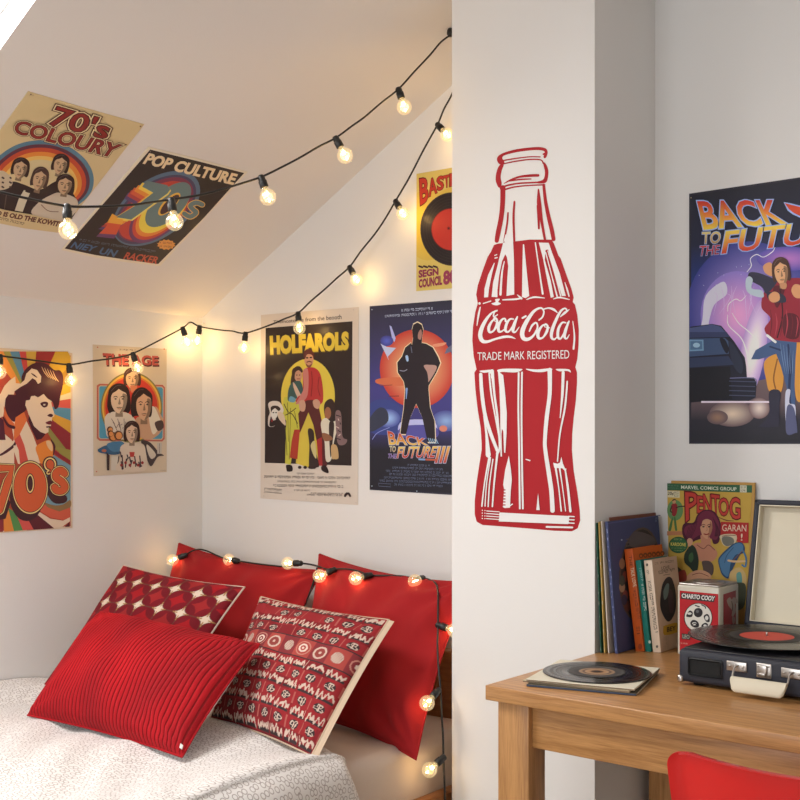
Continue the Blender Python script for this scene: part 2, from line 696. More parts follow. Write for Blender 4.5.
def fabric(name, col, rough=.85, wave=0, sheen=.25):
    return plain(name, col, rough, bump=.35, bscale=700, sheen=sheen)


SHEET = plain('sheet_cotton', (.66, .56, .49), .85, bump=.25, bscale=500)


def sheet_mattress():
    mb = MB()
    NX, NY = 60, 90
    x0, x1, y0, y1, z0, z1, r = MX0, MX1, MY0, MY1, .16, ZM, .05
    # profile across X: up the left side, over the top, down the right side
    prof = [(x0, z0), (x0, z1 - r)]
    for k in range(1, 6):
        a = math.pi / 2 * k / 6
        prof.append((x0 + r - r * math.cos(a), z1 - r + r * math.sin(a)))
    for k in range(31):
        prof.append((x0 + r + (x1 - x0 - 2 * r) * k / 30, z1))
    for k in range(1, 6):
        a = math.pi / 2 * k / 6
        prof.append((x1 - r + r * math.sin(a), z1 - r + r * math.cos(a)))
    prof += [(x1, z1 - r), (x1 + .002, (z0 + z1) / 2), (x1, z0)]
    P = []
    for j in range(NY + 1):
        y = y0 + (y1 - y0) * j / NY
        e = min(1, (y - y0) / .05, (y1 - y) / .03)
        row = []
        for i, (x, z) in enumerate(prof):
            dz = .0035 * math.sin(y * 21 + x * 9) * math.sin(x * 13 - y * 4) if z > z1 - .02 else 0
            dx = 0
            if x > x1 - .02:
                dx = .004 * math.sin(y * 9 + z * 34) + .003 * math.sin(y * 25 - z * 48)
            zz = z0 + (z - z0) * (.86 + .14 * math.sqrt(max(0, 1 - (1 - e) ** 2)))
            row.append((x + dx, y, zz + dz))
        P.append(row)
    mb.grid(P, SHEET)
    for j in (0, -1):
        mb.add(P[j], [tuple(range(len(prof))) if j == 0 else tuple(range(len(prof)))[::-1]], SHEET)
    return mb


sheet_mattress().build('mattress', bed)

# duvet ---------------------------------------------------------------
duv, nt, N, L, bs = nodemat('duvet_cotton')
uv = N.new('ShaderNodeUVMap')
vo = N.new('ShaderNodeTexVoronoi')
vo.voronoi_dimensions = '2D'
vo.inputs['Scale'].default_value = 46
vo.inputs['Randomness'].default_value = .55
L.new(uv.outputs['UV'], vo.inputs['Vector'])
sb = N.new('ShaderNodeMath')
sb.operation = 'SUBTRACT'
sb.inputs[1].default_value = .36
L.new(vo.outputs['Distance'], sb.inputs[0])
ab = N.new('ShaderNodeMath')
ab.operation = 'ABSOLUTE'
L.new(sb.outputs[0], ab.inputs[0])
rp = N.new('ShaderNodeValToRGB')
rp.color_ramp.elements[0].position = .03
rp.color_ramp.elements[1].position = .09
rp.color_ramp.elements[0].color = (.40, .35, .33, 1)
rp.color_ramp.elements[1].color = (.80, .78, .76, 1)
L.new(ab.outputs[0], rp.inputs['Fac'])
L.new(rp.outputs['Color'], bs.inputs['Base Color'])
bs.inputs['Roughness'].default_value = .9
bs.inputs['Sheen Weight'].default_value = .2


def duvet():
    mb = MB()
    P, UV = [], []
    r = .10
    x0, xe = XL + .006, MX1 + .06
    zt = .425
    ny = 190
    # arc-length profile across
    prof = []
    w = xe - r - x0
    nx = 150
    for i in range(nx + 1):
        prof.append((x0 + w * i / nx, zt, 0))
    for k in range(1, 9):
        a = math.pi / 2 * k / 8
        prof.append((xe - r + r * math.sin(a), zt - r + r * math.cos(a), a / (math.pi / 2)))
    for k in range(1, 13):
        prof.append((xe, zt - r - .19 * k / 12, 1 + k / 12))
    Y0, Y1 = MY0 + .0, 2.86
    for j in range(ny + 1):
        t = j / ny
        row, ur = [], []
        s = 0
        last = None
        for i, (x, z, q) in enumerate(prof):
            yend = Y1 + .07 * math.sin((x - x0) * 2.2 + .4) + .09 * q - .10 * max(0, (x + 2.75)) - .11 * max(0, (x - (xe - .30)) / .30) ** 2 + .01 * math.sin(x * 17)
            y = Y0 + (yend - Y0) * t
            d = yend - y
            dip = 0
            if d < .06:
                dip = (1 - math.sqrt(max(0, 1 - ((.06 - d) / .06) ** 2))) * .047
            # soft wrinkles
            wr = .010 * math.sin(x * 5.2 + y * 3.1) * math.sin(y * 4.3 - x * 1.7) + .006 * math.sin(x * 11 - y * 7 + 2 * math.sin(y * 3))
            wr += .004 * math.sin(26 * x + 9 * y + 3 * math.sin(6 * y)) * (.5 + .5 * math.sin(3 * x + 5 * y))
            wr *= 1.7
            wr += .018 * math.exp(-((x - x0) / .12) ** 2) * math.sin(y * 5 + 1) ** 2
            fade = min(1, d / .12)
            wr *= fade
            if q <= 0:
                zz = z + wr - dip
                xx = x
            else:
                qq = min(1, q)
                zz = z + wr * (1 - qq) - dip * (1 - qq)
                xx = x + (wr * 1.1 + .010 * math.sin(y * 16 + z * 6)) * qq - dip * 1.1 * qq
                xx = max(xx, MX1 + .006)
            if last is not None:
                s += math.dist((x, z), last)
            last = (x, z)
            row.append((xx, y, max(zz, ZM + .004) if q <= 0 else zz))
            ur.append((s, y))
        P.append(row)
        UV.append(ur)
    mb.grid(P, duv)
    # skirt at the fold down to the sheet
    o = mb.build('duvet', None, (-3.3, 2.1, ZM), label='white duvet printed with fine grey rings, spread over the bed below the cushions', category='duvet')
    ul = o.data.uv_layers.new(name='UVMap')
    flat = [q for row in UV for q in row]
    for li, lo in enumerate(o.data.loops):
        ul.data[li].uv = flat[lo.vertex_index]
    so = o.modifiers.new('thick', 'SOLIDIFY')
    so.thickness = .004
    so.offset = -1
    return o


duvet_o = duvet()
MB().lathe([(0, .004), (.009, .003), (.011, 0), (.009, -.003), (0, -.004)], plain('button_horn', (.12, .08, .07), .4), n=16,
           M=Matrix.Translation((-3.215, 1.975, .442)) @ Matrix.Rotation(.5, 4, 'X')).build('duvet_button', duvet_o)


# ================================================================= cushions
def cushion(name, TL, TR, BR, BL, T, nu, nv, mat, label, colf=None, disp=None, back=None, backcol=None, wr=.006, seed=0, pinch=.05, group=None, seam=None, powr=.5, side_w=0, side_x=0):
    TL, TR, BR, BL = map(Vector, (TL, TR, BR, BL))
    n = (TR - TL).cross(BL - TL).normalized()
    if n.dot(CP - TL) < 0:
        n = -n
    mb = MB()

    def pos(u, v):  # u,v in -1..1 ; v=1 top
        uu = u * (1 - pinch * (1 - v * v))
        vv = v * (1 - pinch * 1.2 * (1 - u * u))
        a, b = (uu + 1) / 2, (1 - vv) / 2
        return (TL * (1 - a) + TR * a) * (1 - b) + (BL * (1 - a) + BR * a) * b
    rr = random.Random(seed)
    ph = [rr.uniform(0, 6) for _ in range(8)]

    def hgt(u, v):
        e = max(0, (1 - u * u) * (1 - v * v)) ** powr
        w = wr * (math.sin(u * 5 + ph[0]) * math.sin(v * 4 + ph[1]) + .6 * math.sin(u * 9 + v * 7 + ph[2]) + .5 * math.sin(14 * u - 5 * v + ph[3]))
        # radiating creases near the corners
        cr = 0
        for k, (cu, cv) in enumerate(((1, 1), (-1, 1), (1, -1), (-1, -1))):
            dx, dy = u - cu, v - cv
            d = math.hypot(dx, dy)
            cr += math.exp(-(d / .55) ** 2) * math.sin(math.atan2(dy, dx) * 11 + ph[4 + k]) * wr * 1.1
        return T * e + (w + cr) * min(1, e * 2.2)
    front, bk, cols = [], [], []
    for j in range(nv + 1):
        v = 1 - 2 * j / nv
        rf, rb = [], []
        for i in range(nu + 1):
            u = -1 + 2 * i / nu
            p = pos(u, v)
            h = hgt(u, v)
            if disp:
                h += disp((u + 1) / 2, (1 - v) / 2) * min(1, 20 * (1 - abs(u)) + .2) * min(1, 20 * (1 - abs(v)) + .2)
            rf.append(p + n * (h + .002))
            if colf:
                cols.append(colf((u + 1) / 2, (1 - v) / 2))
        front.append(rf)
    mb.grid(front, mat, cols if colf else None, flip=True)
    nb, mbk = 30, 24
    for j in range(mbk + 1):
        v = 1 - 2 * j / mbk
        rb = []
        for i in range(nb + 1):
            u = -1 + 2 * i / nb
            e = max(0, (1 - u * u) * (1 - v * v)) ** powr
            rb.append(pos(u, v) - n * (T * .7 * e + .003 + (side_w if u > .97 else 0)) + (TR - TL).normalized() * (side_x * max(0, u) ** 6))
        bk.append(rb)
    if side_x:  # plain side panel between the two faces
        mb.grid([[pos(1, 1 - 2 * j / mbk) + n * .002 for j in range(mbk + 1)], [r[-1] for r in bk]], back, (.5, .4, .3))
    c = (TL + TR + BL + BR) / 4
    o = mb.build(name, None, Vector((c.x, c.y, min(BL.z, BR.z))), label=label, category='cushion')
    if group:
        o['group'] = group
    o2 = MB().grid(bk, back or mat, backcol).build('back_cover', o, o.location.copy()) if True else None
    o2.location = (0, 0, 0)
    # seam cord round the edge
    edge = [pos(-1 + 2 * k / 24, 1) for k in range(24)] + [pos(1, 1 - 2 * k / 24) for k in range(24)] + [pos(1 - 2 * k / 24, -1) for k in range(24)] + [pos(-1, -1 + 2 * k / 24) for k in range(25)]
    s = MB().tube(edge, .0045, seam or back or mat, backcol if seam is None and back is not None else (colf(0, 0) if colf and not back else None), n=6).build('piping', o, o.location.copy())
    s.location = (0, 0, 0)
    o['label'] = label
    return o


RED = plain('red_cotton', (.34, .003, .006), .9, bump=.25, bscale=600)
P1 = cushion('pillow', (-4.10, 3.43, .952), (-3.235, 3.47, .885), (-3.26, 3.20, .385), (-4.09, 3.16, .39), .075, 70, 60, RED,
             'plain red pillow in the corner, left of the two leaning on the headboard', seed=2, wr=.011, pinch=.085)
P2 = cushion('pillow', (-3.215, 3.43, .957), (-2.43, 3.40, .905), (-2.385, 3.02, .346), (-3.06, 3.10, .385), .09, 70, 60, RED,
             'plain red pillow nearest the pillar, strung with lit bulbs along its top', seed=5, wr=.011, pinch=.075)
for p in (P1, P2):
    p['category'] = 'pillow'

CREAM = lin((222, 205, 185))


def circles(u, v):
    x, y = u * 6.0 + .35, v * 5.0 + .3
    i, j = math.floor(x), math.floor(y)
    x, y = x - i - .5, y - j - .5
    k = (abs(x) ** 3.0 + abs(y) ** 3.0) ** (1 / 3.0)
    if k > .497:
        if abs(x) > .485 or abs(y) > .485:
            return (.42, .22, .08) if (k < .56) else CREAM
        return CREAM
    if k > .475:
        return (.13, .04, .03)
    st = abs(x) ** .62 + abs(y) ** .62
    alt = (i + j) % 2
    if st < .60:
        return (.36, .010, .016) if alt else (.33, .02, .022)
    return (.185, .008, .016) if (x > 0) == (y > 0) else (.16, .008, .015)


FAB = printed('printed_linen', .9, bump=.3, bscale=700)
P3 = cushion('cushion', (-3.985, 3.03, .892), (-3.29, 3.08, .850), (-3.35, 2.76, .44), (-4.01, 2.655, .437), .075, 264, 210, FAB,
             'cream cushion patterned with rows of overlapping dark red circles', colf=circles, back=plain('beige_back', (.62, .50, .42), .85), seed=8, wr=.004)


def rib(u, v):
    return .0062 * (abs(math.cos(u * math.pi * 44)) ** .6) + .0015 * math.sin(v * 9 + u * 5)


def wale_shade(u, v):
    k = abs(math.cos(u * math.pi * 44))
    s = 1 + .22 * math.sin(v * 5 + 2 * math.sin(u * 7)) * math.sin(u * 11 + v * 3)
    return (.40 * s, .006, .012) if k > .45 else (.17, .002, .004)  # ground between the ribs darkened, painting in the groove shade


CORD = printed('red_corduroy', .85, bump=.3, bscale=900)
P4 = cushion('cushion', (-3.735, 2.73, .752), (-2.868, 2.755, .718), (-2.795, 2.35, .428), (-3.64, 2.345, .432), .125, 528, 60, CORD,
             'oblong red ribbed corduroy cushion at the front of the pile', disp=rib, colf=wale_shade, seed=11, wr=.005, pinch=.045)
m = MB()
m.box(-.006, .006, -.0015, .0015, -.010, .004, plain('tag_white', (.8, .78, .74), .6), M=Matrix.Translation((-2.80, 2.352, .462)) @ Matrix.Rotation(.35, 4, 'Y'))
t = m.build('care_tag', P4, P4.location.copy())
t.location = (0, 0, 0)
t['label'] = 'small white care tag'

rs = random.Random(77)
NZ = [[rs.random() for _ in range(257)] for _ in range(40)]


def n1(row, x):
    r = NZ[row % 40]
    i = math.floor(x) % 256
    f = x - math.floor(x)
    f = f * f * (3 - 2 * f)
    return r[i] * (1 - f) + r[i + 1] * f


def script(u, v):
    """rows of cream squiggles, dark blocks and ringed medallions on brick red"""
    rows = 13.0
    y = v * rows
    j = int(min(12, y))
    fy = y - j
    red = (.29, .020, .025)
    if n1(3 + j, u * 5 + 2) > .55:
        red = (.21, .015, .02)
    cream = (.60, .46, .38)
    dark = (.045, .028, .03)
    c = red
    cell = u * 8.0
    i = int(cell)
    fx = cell - i
    if j == 5 or j == 4:
        # medallion band, two rows high
        cell = u * 8.0 + .3
        i = int(cell)
        fx = cell - i
        Y = (y - 4) / 2.0
        dx, dy = (fx - .5) * 1.0, (Y - .5) * 1.15
        d = math.hypot(dx, dy)
        base = (.38, .06, .05) if i % 2 else (.22, .03, .035)
        if Y < .05 or Y > .95:
            return dark
        if i % 3 == 0:
            if abs(d - .33) < .05 or d < .08:
                return cream
            if d < .33:
                return (.27, .05, .045)
        elif i % 3 == 1:
            if d < .30:
                return cream if abs(math.sin(dx * 30 + dy * 12)) > .45 else (.2, .05, .04)
        else:
            if abs(d - .2) < .045 or d < .06:
                return (.75, .62, .53)
            if abs(d - .38) < .03:
                return (.5, .22, .17)
        return base
    if j % 2 == 0:
        # a line of squiggled handwriting over a dark underline
        on = n1(20, i * 1.7 + j * 5) > .03
        if on and .06 < fx < .94:
            if .62 < fy < .86:
                c = dark
            g = u * 88 + j * 13
            cy = .42 + .13 * math.sin(g * 2.3 + 3 * n1(j + 2, g * .3)) + .26 * (n1(j + 6, g * .9) - .5) * 2
            if abs(fy - cy) < .10 + .09 * n1(j, g) or (n1(j + 9, g * 1.1) > .72 and .2 < fy < .66):
                c = cream
    else:
        # small black motifs ringed in cream
        if n1(21, i * 2.3 + j * 3) > .1:
            dx, dy = (fx - .5), (fy - .5) * .7
            d = math.hypot(dx * 1.0, dy)
            if d < .27:
                c = dark
                a = math.atan2(dy, dx)
                if abs(d - .17 - .06 * math.sin(3 * a + i * 1.7) - .04 * math.sin(5 * a - i)) < .034 or (d < .045) or (abs(dx) < .02 and d < .15):
                    c = cream
            elif abs(fx - .5) > .47:
                c = (.45, .12, .10)
    if abs(fx - .0) < .02:
        c = tuple(q * .7 for q in c)
    return c


P5 = cushion('cushion', (-3.165, 3.05, .825), (-2.53, 3.05, .800), (-2.49, 2.62, .425), (-3.10, 2.74, .430), .085, 300, 240, FAB,
             'dark red cushion printed with rows of cream script and a band of ringed medallions', colf=script,
             back=plain('beige_back2', (.60, .46, .33), .85), seed=14, wr=.005, pinch=.04, side_x=.024)

# ================================================================= desk
W1, W2 = lin((146, 100, 56)), lin((190, 141, 88))
WX = wood('desk_oak_x', W1, W2, 'x', .34)
WZ = wood('desk_oak_z', W1, W2, 'z', .4)
WY = wood('desk_oak_y', W1, W2, 'y', .4)
DX0, DX1, DY0, DY1, DZ = -1.797, -.20, 2.583, 3.60, .75
desk = empty('desk', ((DX0 + DX1) / 2, (DY0 + DY1) / 2, 0), 'oak desk with a thick top standing in the recess beside the pillar', 'desk')
MB().rbox(DX0, DX1, DY0, DY1, DZ - .041, DZ, .003, WX, seg=2).build('desktop', desk)
for x in (DX0 + .03, DX1 - .13):
    for y, d in ((DY0 + .018, .085), (DY1 - .10, .085)):
        MB().rbox(x, x + .1, y, y + d, 0, DZ - .041, .003, WZ, seg=2).build('leg', desk)
MB().rbox(DX0 + .13, DX1 - .13, DY0 + .035, DY0 + .06, .592, DZ - .041, .002, WX, seg=2).build('apron', desk)
MB().rbox(DX0 + .13, DX1 - .13, DY1 - .06, DY1 - .035, .592, DZ - .041, .002, WX, seg=2).build('apron', desk)
for x in (DX0 + .06, DX1 - .085):
    MB().rbox(x, x + .025, DY0 + .103, DY1 - .10, .592, DZ - .041, .002, WY, seg=2).build('apron', desk)

# ================================================================= chair
CHX, CHY = -.80, 2.12
REDP = plain('red_plastic', (.68, .008, .010), .32, coat=.15)
chair = empty('chair', (CHX, CHY + .2, 0), 'red moulded plastic chair tucked under the desk', 'chair')


def shell():
    mb = MB()
    # centre line from top of the back down and forward along the seat
    cl = []
    for k in range(27):
        t = (k / 26) ** 1.8
        z = .805 - .33 * t
        cl.append((CHY - .035 + .075 * t ** 1.2, z, .222 - .012 * t, 1 - t))
    for k in range(1, 7):
        a = math.pi / 2 * k / 6
        cl.append((CHY + .04 + .06 * math.sin(a) * 1.0, .475 - .04 * (1 - math.cos(a)) - .0, .21, 0))
    for k in range(1, 11):
        cl.append((CHY + .10 + .34 * k / 10, .435 - .012 * math.sin(k / 10 * math.pi), .21 + .005 * k / 10, 0))
    F, B = [], []
    nu = 34
    NC = len(cl)
    for i, (y, z, w, bk) in enumerate(cl):
        a = cl[max(0, i - 1)]
        b = cl[min(NC - 1, i + 1)]
        ty, tz = b[0] - a[0], b[1] - a[1]
        ll = math.hypot(ty, tz)
        ny, nz = -tz / ll, ty / ll   # towards the sitter (front / up)
        r1, r2 = [], []
        for j in range(nu + 1):
            u = -1 + 2 * j / nu
            # round the top corners and the front corners
            ww = w
            cap = .035
            if i < 12:
                d = .805 - z
                if d < cap:
                    ww = w - cap + math.sqrt(max(0, cap ** 2 - (cap - d) ** 2))
            if i > NC - 5:
                d = (CHY + .44) - y
                if d < cap:
                    ww = w - cap + math.sqrt(max(0, cap ** 2 - (cap - d) ** 2))
            bow = (.035 * u * u if bk > 0 else .018 * abs(u) ** 3)
            lip = 0
            e = 1 - abs(u)
            if e < .1 or i < 1:
                lip = -.016 * (1 - min(e / .1, 1)) - (.014 if i == 0 else 0)
            h = bow + lip
            p = Vector((CHX + u * ww, y + ny * h, z + nz * h))
            r1.append(p)
            r2.append(p - Vector((0, ny, nz)) * .006)
        F.append(r1)
        B.append(r2)
    mb.grid(F, REDP)
    mb.grid(B, REDP, flip=True)
    for G in range(1):
        rim = [(F[0], B[0]), (F[-1], B[-1]), ([r[0] for r in F], [r[0] for r in B]), ([r[-1] for r in F], [r[-1] for r in B])]
        for a, b in rim:
            mb.grid([a, b], REDP)
    return mb


shell().build('seat_shell', chair)
CM = M_CHROME
for sx in (-1, 1):
    for sy in (0, 1):
        x0, y0 = CHX + sx * .15, CHY + .13 + sy * .24
        MB().tube([(x0, y0, .418), (x0 + sx * .04, y0 + (.03 if sy else -.03), .2), (x0 + sx * .07, y0 + (.05 if sy else -.05), .0)], .011, CM, n=10).build('leg', chair)

# ================================================================= record sleeves + record lying on the desk
rec_rnd = random.Random(3)


def rot_box(mb, c, w, d, z0, z1, a, mat, col=None):
    M = Matrix.Translation((c[0], c[1], 0)) @ Matrix.Rotation(a, 4, 'Z')
    mb.rbox(-w / 2, w / 2, -d / 2, d / 2, z0, z1, .0008, mat, col, M=M, seg=1)


SC = [(lin((96, 84, 66)), 'lowest worn record sleeve with a dark edge in the flat stack on the desk', .0062),
      (lin((190, 168, 130)), 'tan record sleeve in the middle of the flat stack on the desk', .0055),
      (lin((222, 208, 180)), 'cream record sleeve on top of the flat stack, a record lying on it', .0050)]
z = DZ + .0005
for k, (c, lab, th) in enumerate(SC):
    mb = MB()
    cx, cy, a = -1.600 + (.004, -.005, .002)[k], 2.832 + (-.004, .003, .004)[k], math.radians(13.5 + (2.5, -1.5, 0.5)[k])
    rot_box(mb, (cx, cy), .300, .312, z, z + th, a, M_MATTE, dl(tuple(int(255 * (q ** (1 / 2.2))) for q in c), (225, 215, 205)))
    M = Matrix.Translation((cx, cy, 0)) @ Matrix.Rotation(a, 4, 'Z')
    # a band of colour along the printed edge, the open mouth of the sleeve
    mb.box(-.149, .149, -.1567, -.1561, z + .001, z + th - .001, M_MATTE, (.25, .18, .12) if k else (.05, .07, .12), M=M)
    mb.box(.1501, .1506, -.153, .153, z + .001, z + th - .001, M_MATTE, (.55, .48, .36), M=M)
    mb.build('record_sleeve', None, (cx, cy, z), label=lab, category='record sleeve')
    z += th + .0004


def vinyl_mat(name):
    m_, nt, N, L, b = nodemat(name)
    b.inputs['Base Color'].default_value = (.012, .011, .011, 1)
    b.inputs['Roughness'].default_value = .28
    b.inputs['Specular IOR Level'].default_value = .35
    tc = N.new('ShaderNodeTexCoord')
    ln = N.new('ShaderNodeVectorMath')
    ln.operation = 'LENGTH'
    L.new(tc.outputs['Object'], ln.inputs[0])
    mu = N.new('ShaderNodeMath')
    mu.operation = 'MULTIPLY'
    mu.inputs[1].default_value = 2600
    L.new(ln.outputs['Value'], mu.inputs[0])
    sn = N.new('ShaderNodeMath')
    sn.operation = 'SINE'
    L.new(mu.outputs[0], sn.inputs[0])
    bp = N.new('ShaderNodeBump')
    bp.inputs['Strength'].default_value = .12
    bp.inputs['Distance'].default_value = .0003
    L.new(sn.outputs[0], bp.inputs['Height'])
    L.new(bp.outputs['Normal'], b.inputs['Normal'])
    # lighter bands between tracks
    n = N.new('ShaderNodeTexNoise')
    n.noise_dimensions = '1D'
    n.inputs['Scale'].default_value = 60
    L.new(ln.outputs['Value'], n.inputs['W'])
    r = N.new('ShaderNodeMapRange')
    r.inputs['From Min'].default_value = .35
    r.inputs['From Max'].default_value = .65
    r.inputs['To Min'].default_value = .2
    r.inputs['To Max'].default_value = .38
    L.new(n.outputs['Fac'], r.inputs['Value'])
    L.new(r.outputs[0], b.inputs['Roughness'])
    b.inputs['Coat Weight'].default_value = .15
    b.inputs['Coat Roughness'].default_value = .08
    return m_


VIN = vinyl_mat('vinyl')


def record(name, c, R, z, lab, labelcols, llabel):
    o = MB().lathe([(R * .02, z), (R * .33, z), (R * .335, z + .0006), (R * .97, z + .0012), (R, z + .0008), (R, z - .0008), (R * .97, z - .0012), (R * .02, z - .0005)], VIN, n=96).build('vinyl_record', None, (0, 0, z))
    o.location = (c[0], c[1], z)
    o['label'] = lab
    o['category'] = 'record'
    mb = MB()
    lc = []
    pr = []
    for r, cc in labelcols:
        pr.append((R * r, .0016 + z))
        lc.append(cc)
    mb.lathe(pr, M_MATTE, lc, n=64, smooth=False, caps=False)
    l = mb.build('record_label', o, (0, 0, z))
    l.location = (0, 0, 0)
    l['label'] = llabel
    return o


zr = z + .0016
r1 = record('vinyl_record', (-1.596, 2.846), .152, zr, 'black record lying on the cream sleeve at the near end of the desk',
            [(.03, (.03, .02, .02)), (.10, (.10, .05, .03)), (.14, (.42, .24, .12)), (.21, (.45, .30, .18)), (.24, (.10, .06, .05)), (.30, (.40, .26, .15)), (.335, (.22, .16, .13)), (.34, (.05, .05, .05)), (.5, (.10, .095, .09)), (.51, (.015, .015, .015))],
            'tan and brown paper label')

# ================================================================= record player
NAVY = plain('navy_leatherette', lin((38, 41, 53)), .5, bump=.5, bscale=900)
CRM = plain('cream_leatherette', (.70, .64, .50), .6, bump=.2, bscale=600)
KX0, KX1, KY0, KY1 = -1.387, -.867, 2.925, 3.40
rp = empty('record_player', ((KX0 + KX1) / 2, (KY0 + KY1) / 2, DZ), 'navy suitcase record player open on the desk, cream lid lining and carry handle', 'record player')
MB().rbox(KX0, KX1, KY0, KY1, .759, .850, .012, NAVY).build('case_body', rp)
MB().rbox(KX0 + .012, KX1 - .012, KY0 + .012, KY1 - .02, .849, .8535, .002, plain('deck_black', (.015, .015, .018), .4)).build('deck_plate', rp)
for x in (KX0 + .045, KX1 - .045):
    for y in (KY0 + .04, KY1 - .04):
        MB().lathe([(.016, DZ + .0005), (.018, DZ + .006), (.018, .760)], M_BLACK, n=16, M=Matrix.Translation((x, y, 0))).build('rubber_foot', rp)
m = MB().rbox(-1.357, -1.257, KY0 - .003, KY0 + .002, .780, .832, .006, plain('grille_frame', (.02, .02, .024), .45))
g = m.build('speaker_grille', rp)
gm = plain('grille_cloth', (.006, .007, .008), .8, bump=.6, bscale=1500)
m = MB().rbox(-1.352, -1.262, KY0 - .0045, KY0 - .0032, .785, .827, .004, gm, seg=1)
q = m.build('grille_cloth', g, rp.location.copy())
q.location = (0, 0, 0)
m = MB().rbox(-.992, -.892, KY0 - .003, KY0 + .002, .780, .832, .006, plain('grille_frame', (.02, .02, .024), .45))
m.build('speaker_grille', rp)
for sx, x in ((0, KX0), (1, KX1)):
    m = MB()
    x0, x1 = (x - .003, x + .014) if not sx else (x - .014, x + .003)
    m.rbox(x0, x1, KY0 - .003, KY0 + .022, .757, .778, .006, M_CHROME)
    m.build('corner_guard', rp)


def rivets(mb, pts, y):
    for x, zz in pts:
        mb.lathe([(.0032, 0), (.0028, .0014), (0, .002)], M_CHROME, n=10, M=Matrix.Translation((x, y, zz)) @ Matrix.Rotation(math.pi / 2, 4, 'X'))


HX0, HX1 = -1.218, -1.070
for x in (HX0, HX1):
    m = MB().rbox(x - .028, x + .028, KY0 - .004, KY0, .808, .834, .0018, M_CHROME, seg=2)
    rivets(m, [(x - .019, .821), (x + .019, .821)], KY0 - .004)
    m.tube([(x - .006, KY0 - .004, .824), (x, KY0 - .012, .824), (x + .006, KY0 - .004, .824)], .002, M_CHROME, n=8)
    m.build('handle_bracket', rp)
xm = (HX0 + HX1) / 2
m = MB().rbox(xm - .02, xm + .02, KY0 - .004, KY0, .800, .838, .002, M_CHROME, seg=2)
rivets(m, [(xm - .014, .808), (xm + .014, .808), (xm - .014, .831), (xm + .014, .831)], KY0 - .004)
m.rbox(xm - .011, xm + .011, KY0 - .011, KY0 - .004, .812, .834, .002, M_CHROME, seg=2)
m.rbox(xm - .008, xm + .008, KY0 - .015, KY0 - .010, .806, .814, .0015, M_CHROME, seg=2)
m.build('latch', rp)
HY, HZ = KY0 - .036, .786
for x, s in ((HX0, 1), (HX1, -1)):
    m = MB().tube([(x, KY0 - .011, .822), (x, KY0 - .022, .815), (x, HY + .006, .800), (x + s * .004, HY, HZ + .008)], .0028, M_CHROME, n=8)
    m.build('handle_arm', rp)
# grip: broad soft bar with rounded lower corners
P = []
ns = 26
for i in range(ns + 1):
    t = i / ns
    e = min(1, math.sqrt(max(0, 1 - (1 - min(1, min(t, 1 - t) * 9)) ** 2)))
    row = []
    hh = .0205 * (.35 + .65 * e)
    for k in range(14):
        a = 2 * math.pi * k / 14
        yy = math.cos(a) * .0085
        zz = math.sin(a) * hh
        # hung from the top edge, tilted outward
        c = (.0205 - hh)
        zz += c
        row.append((HX0 + (HX1 - HX0) * t, HY + yy + (zz - .02) * .35, HZ - .004 + zz * .95 - .0))
    P.append(row + [row[0]])
m = MB().grid(P, CRM)
m.add(P[0][:-1], [tuple(range(14))], CRM).add(P[-1][:-1], [tuple(range(14))[::-1]], CRM)
q = m.build('handle_grip', rp)
q['label'] = 'cream padded grip'
# lid, hinged along the back and leaning away
lean = math.atan2(.087, .385)
ML = Matrix.Translation((-.010, KY1 + .004, .852)) @ Matrix.Rotation(-lean, 4, 'X')
LH, LD = .398, .052
m = MB()
w = .017
m.rbox(KX0, KX1, 0, .014, 0, LH, .006, NAVY, M=ML @ Matrix.Translation((0, LD - .014, 0)))
m.rbox(KX0, KX0 + w, 0, LD, 0, LH, .006, NAVY, M=ML)
m.rbox(KX1 - w, KX1, 0, LD, 0, LH, .006, NAVY, M=ML)
m.rbox(KX0, KX1, 0, LD, LH - w, LH, .006, NAVY, M=ML)
m.rbox(KX0, KX1, 0, LD, 0, w, .006, NAVY, M=ML)
lid = m.build('lid', rp)
m = MB()
m.box(KX0 + w, KX1 - w, LD - .018, LD - .0142, w, LH - w, CRM, M=ML)
for a in ((KX0 + w, KX0 + w + .003, w, LH - w), (KX1 - w - .003, KX1 - w, w, LH - w), (KX0 + w, KX1 - w, LH - w - .003, LH - w), (KX0 + w, KX1 - w, w, w + .003)):
    m.box(a[0], a[1], .002, LD - .0142, a[2], a[3], CRM, M=ML)
q = m.build('lid_lining', lid, rp.location.copy())
q.location = (0, 0, 0)
q['label'] = 'cream lining'
for x in (KX0 + .1, KX1 - .1):
    m = MB().rbox(x - .02, x + .02, KY1 - .002, KY1 + .004, .835, .856, .001, M_CHROME, seg=1)
    m.tube([(x - .02, KY1 + .002, .850), (x + .02, KY1 + .002, .850)], .003, M_CHROME)
    m.build('hinge', rp)
RC = (-1.230, 3.165)
MB().lathe([(.14, .8537), (.142, .858), (.14, .8635), (0, .8645)], M_BLACK, n=48, M=Matrix.Translation((*RC, 0))).build('platter', rp)
m = MB().lathe([(.0030, .86), (.0030, .876), (.0022, .880), (0, .881)], M_CHROME, n=12, M=Matrix.Translation((*RC, 0)))
m.build('spindle', rp)
zt = .8675
record('vinyl_record', RC, .217, zt, 'black record with a red label on the platter of the record player',
       [(.018, lin((200, 80, 66))), (.34, lin((200, 80, 66))), (.345, (.02, .02, .02)), (.47, (.06, .058, .055)), (.475, (.015, .015, .015))], 'plain red paper label')
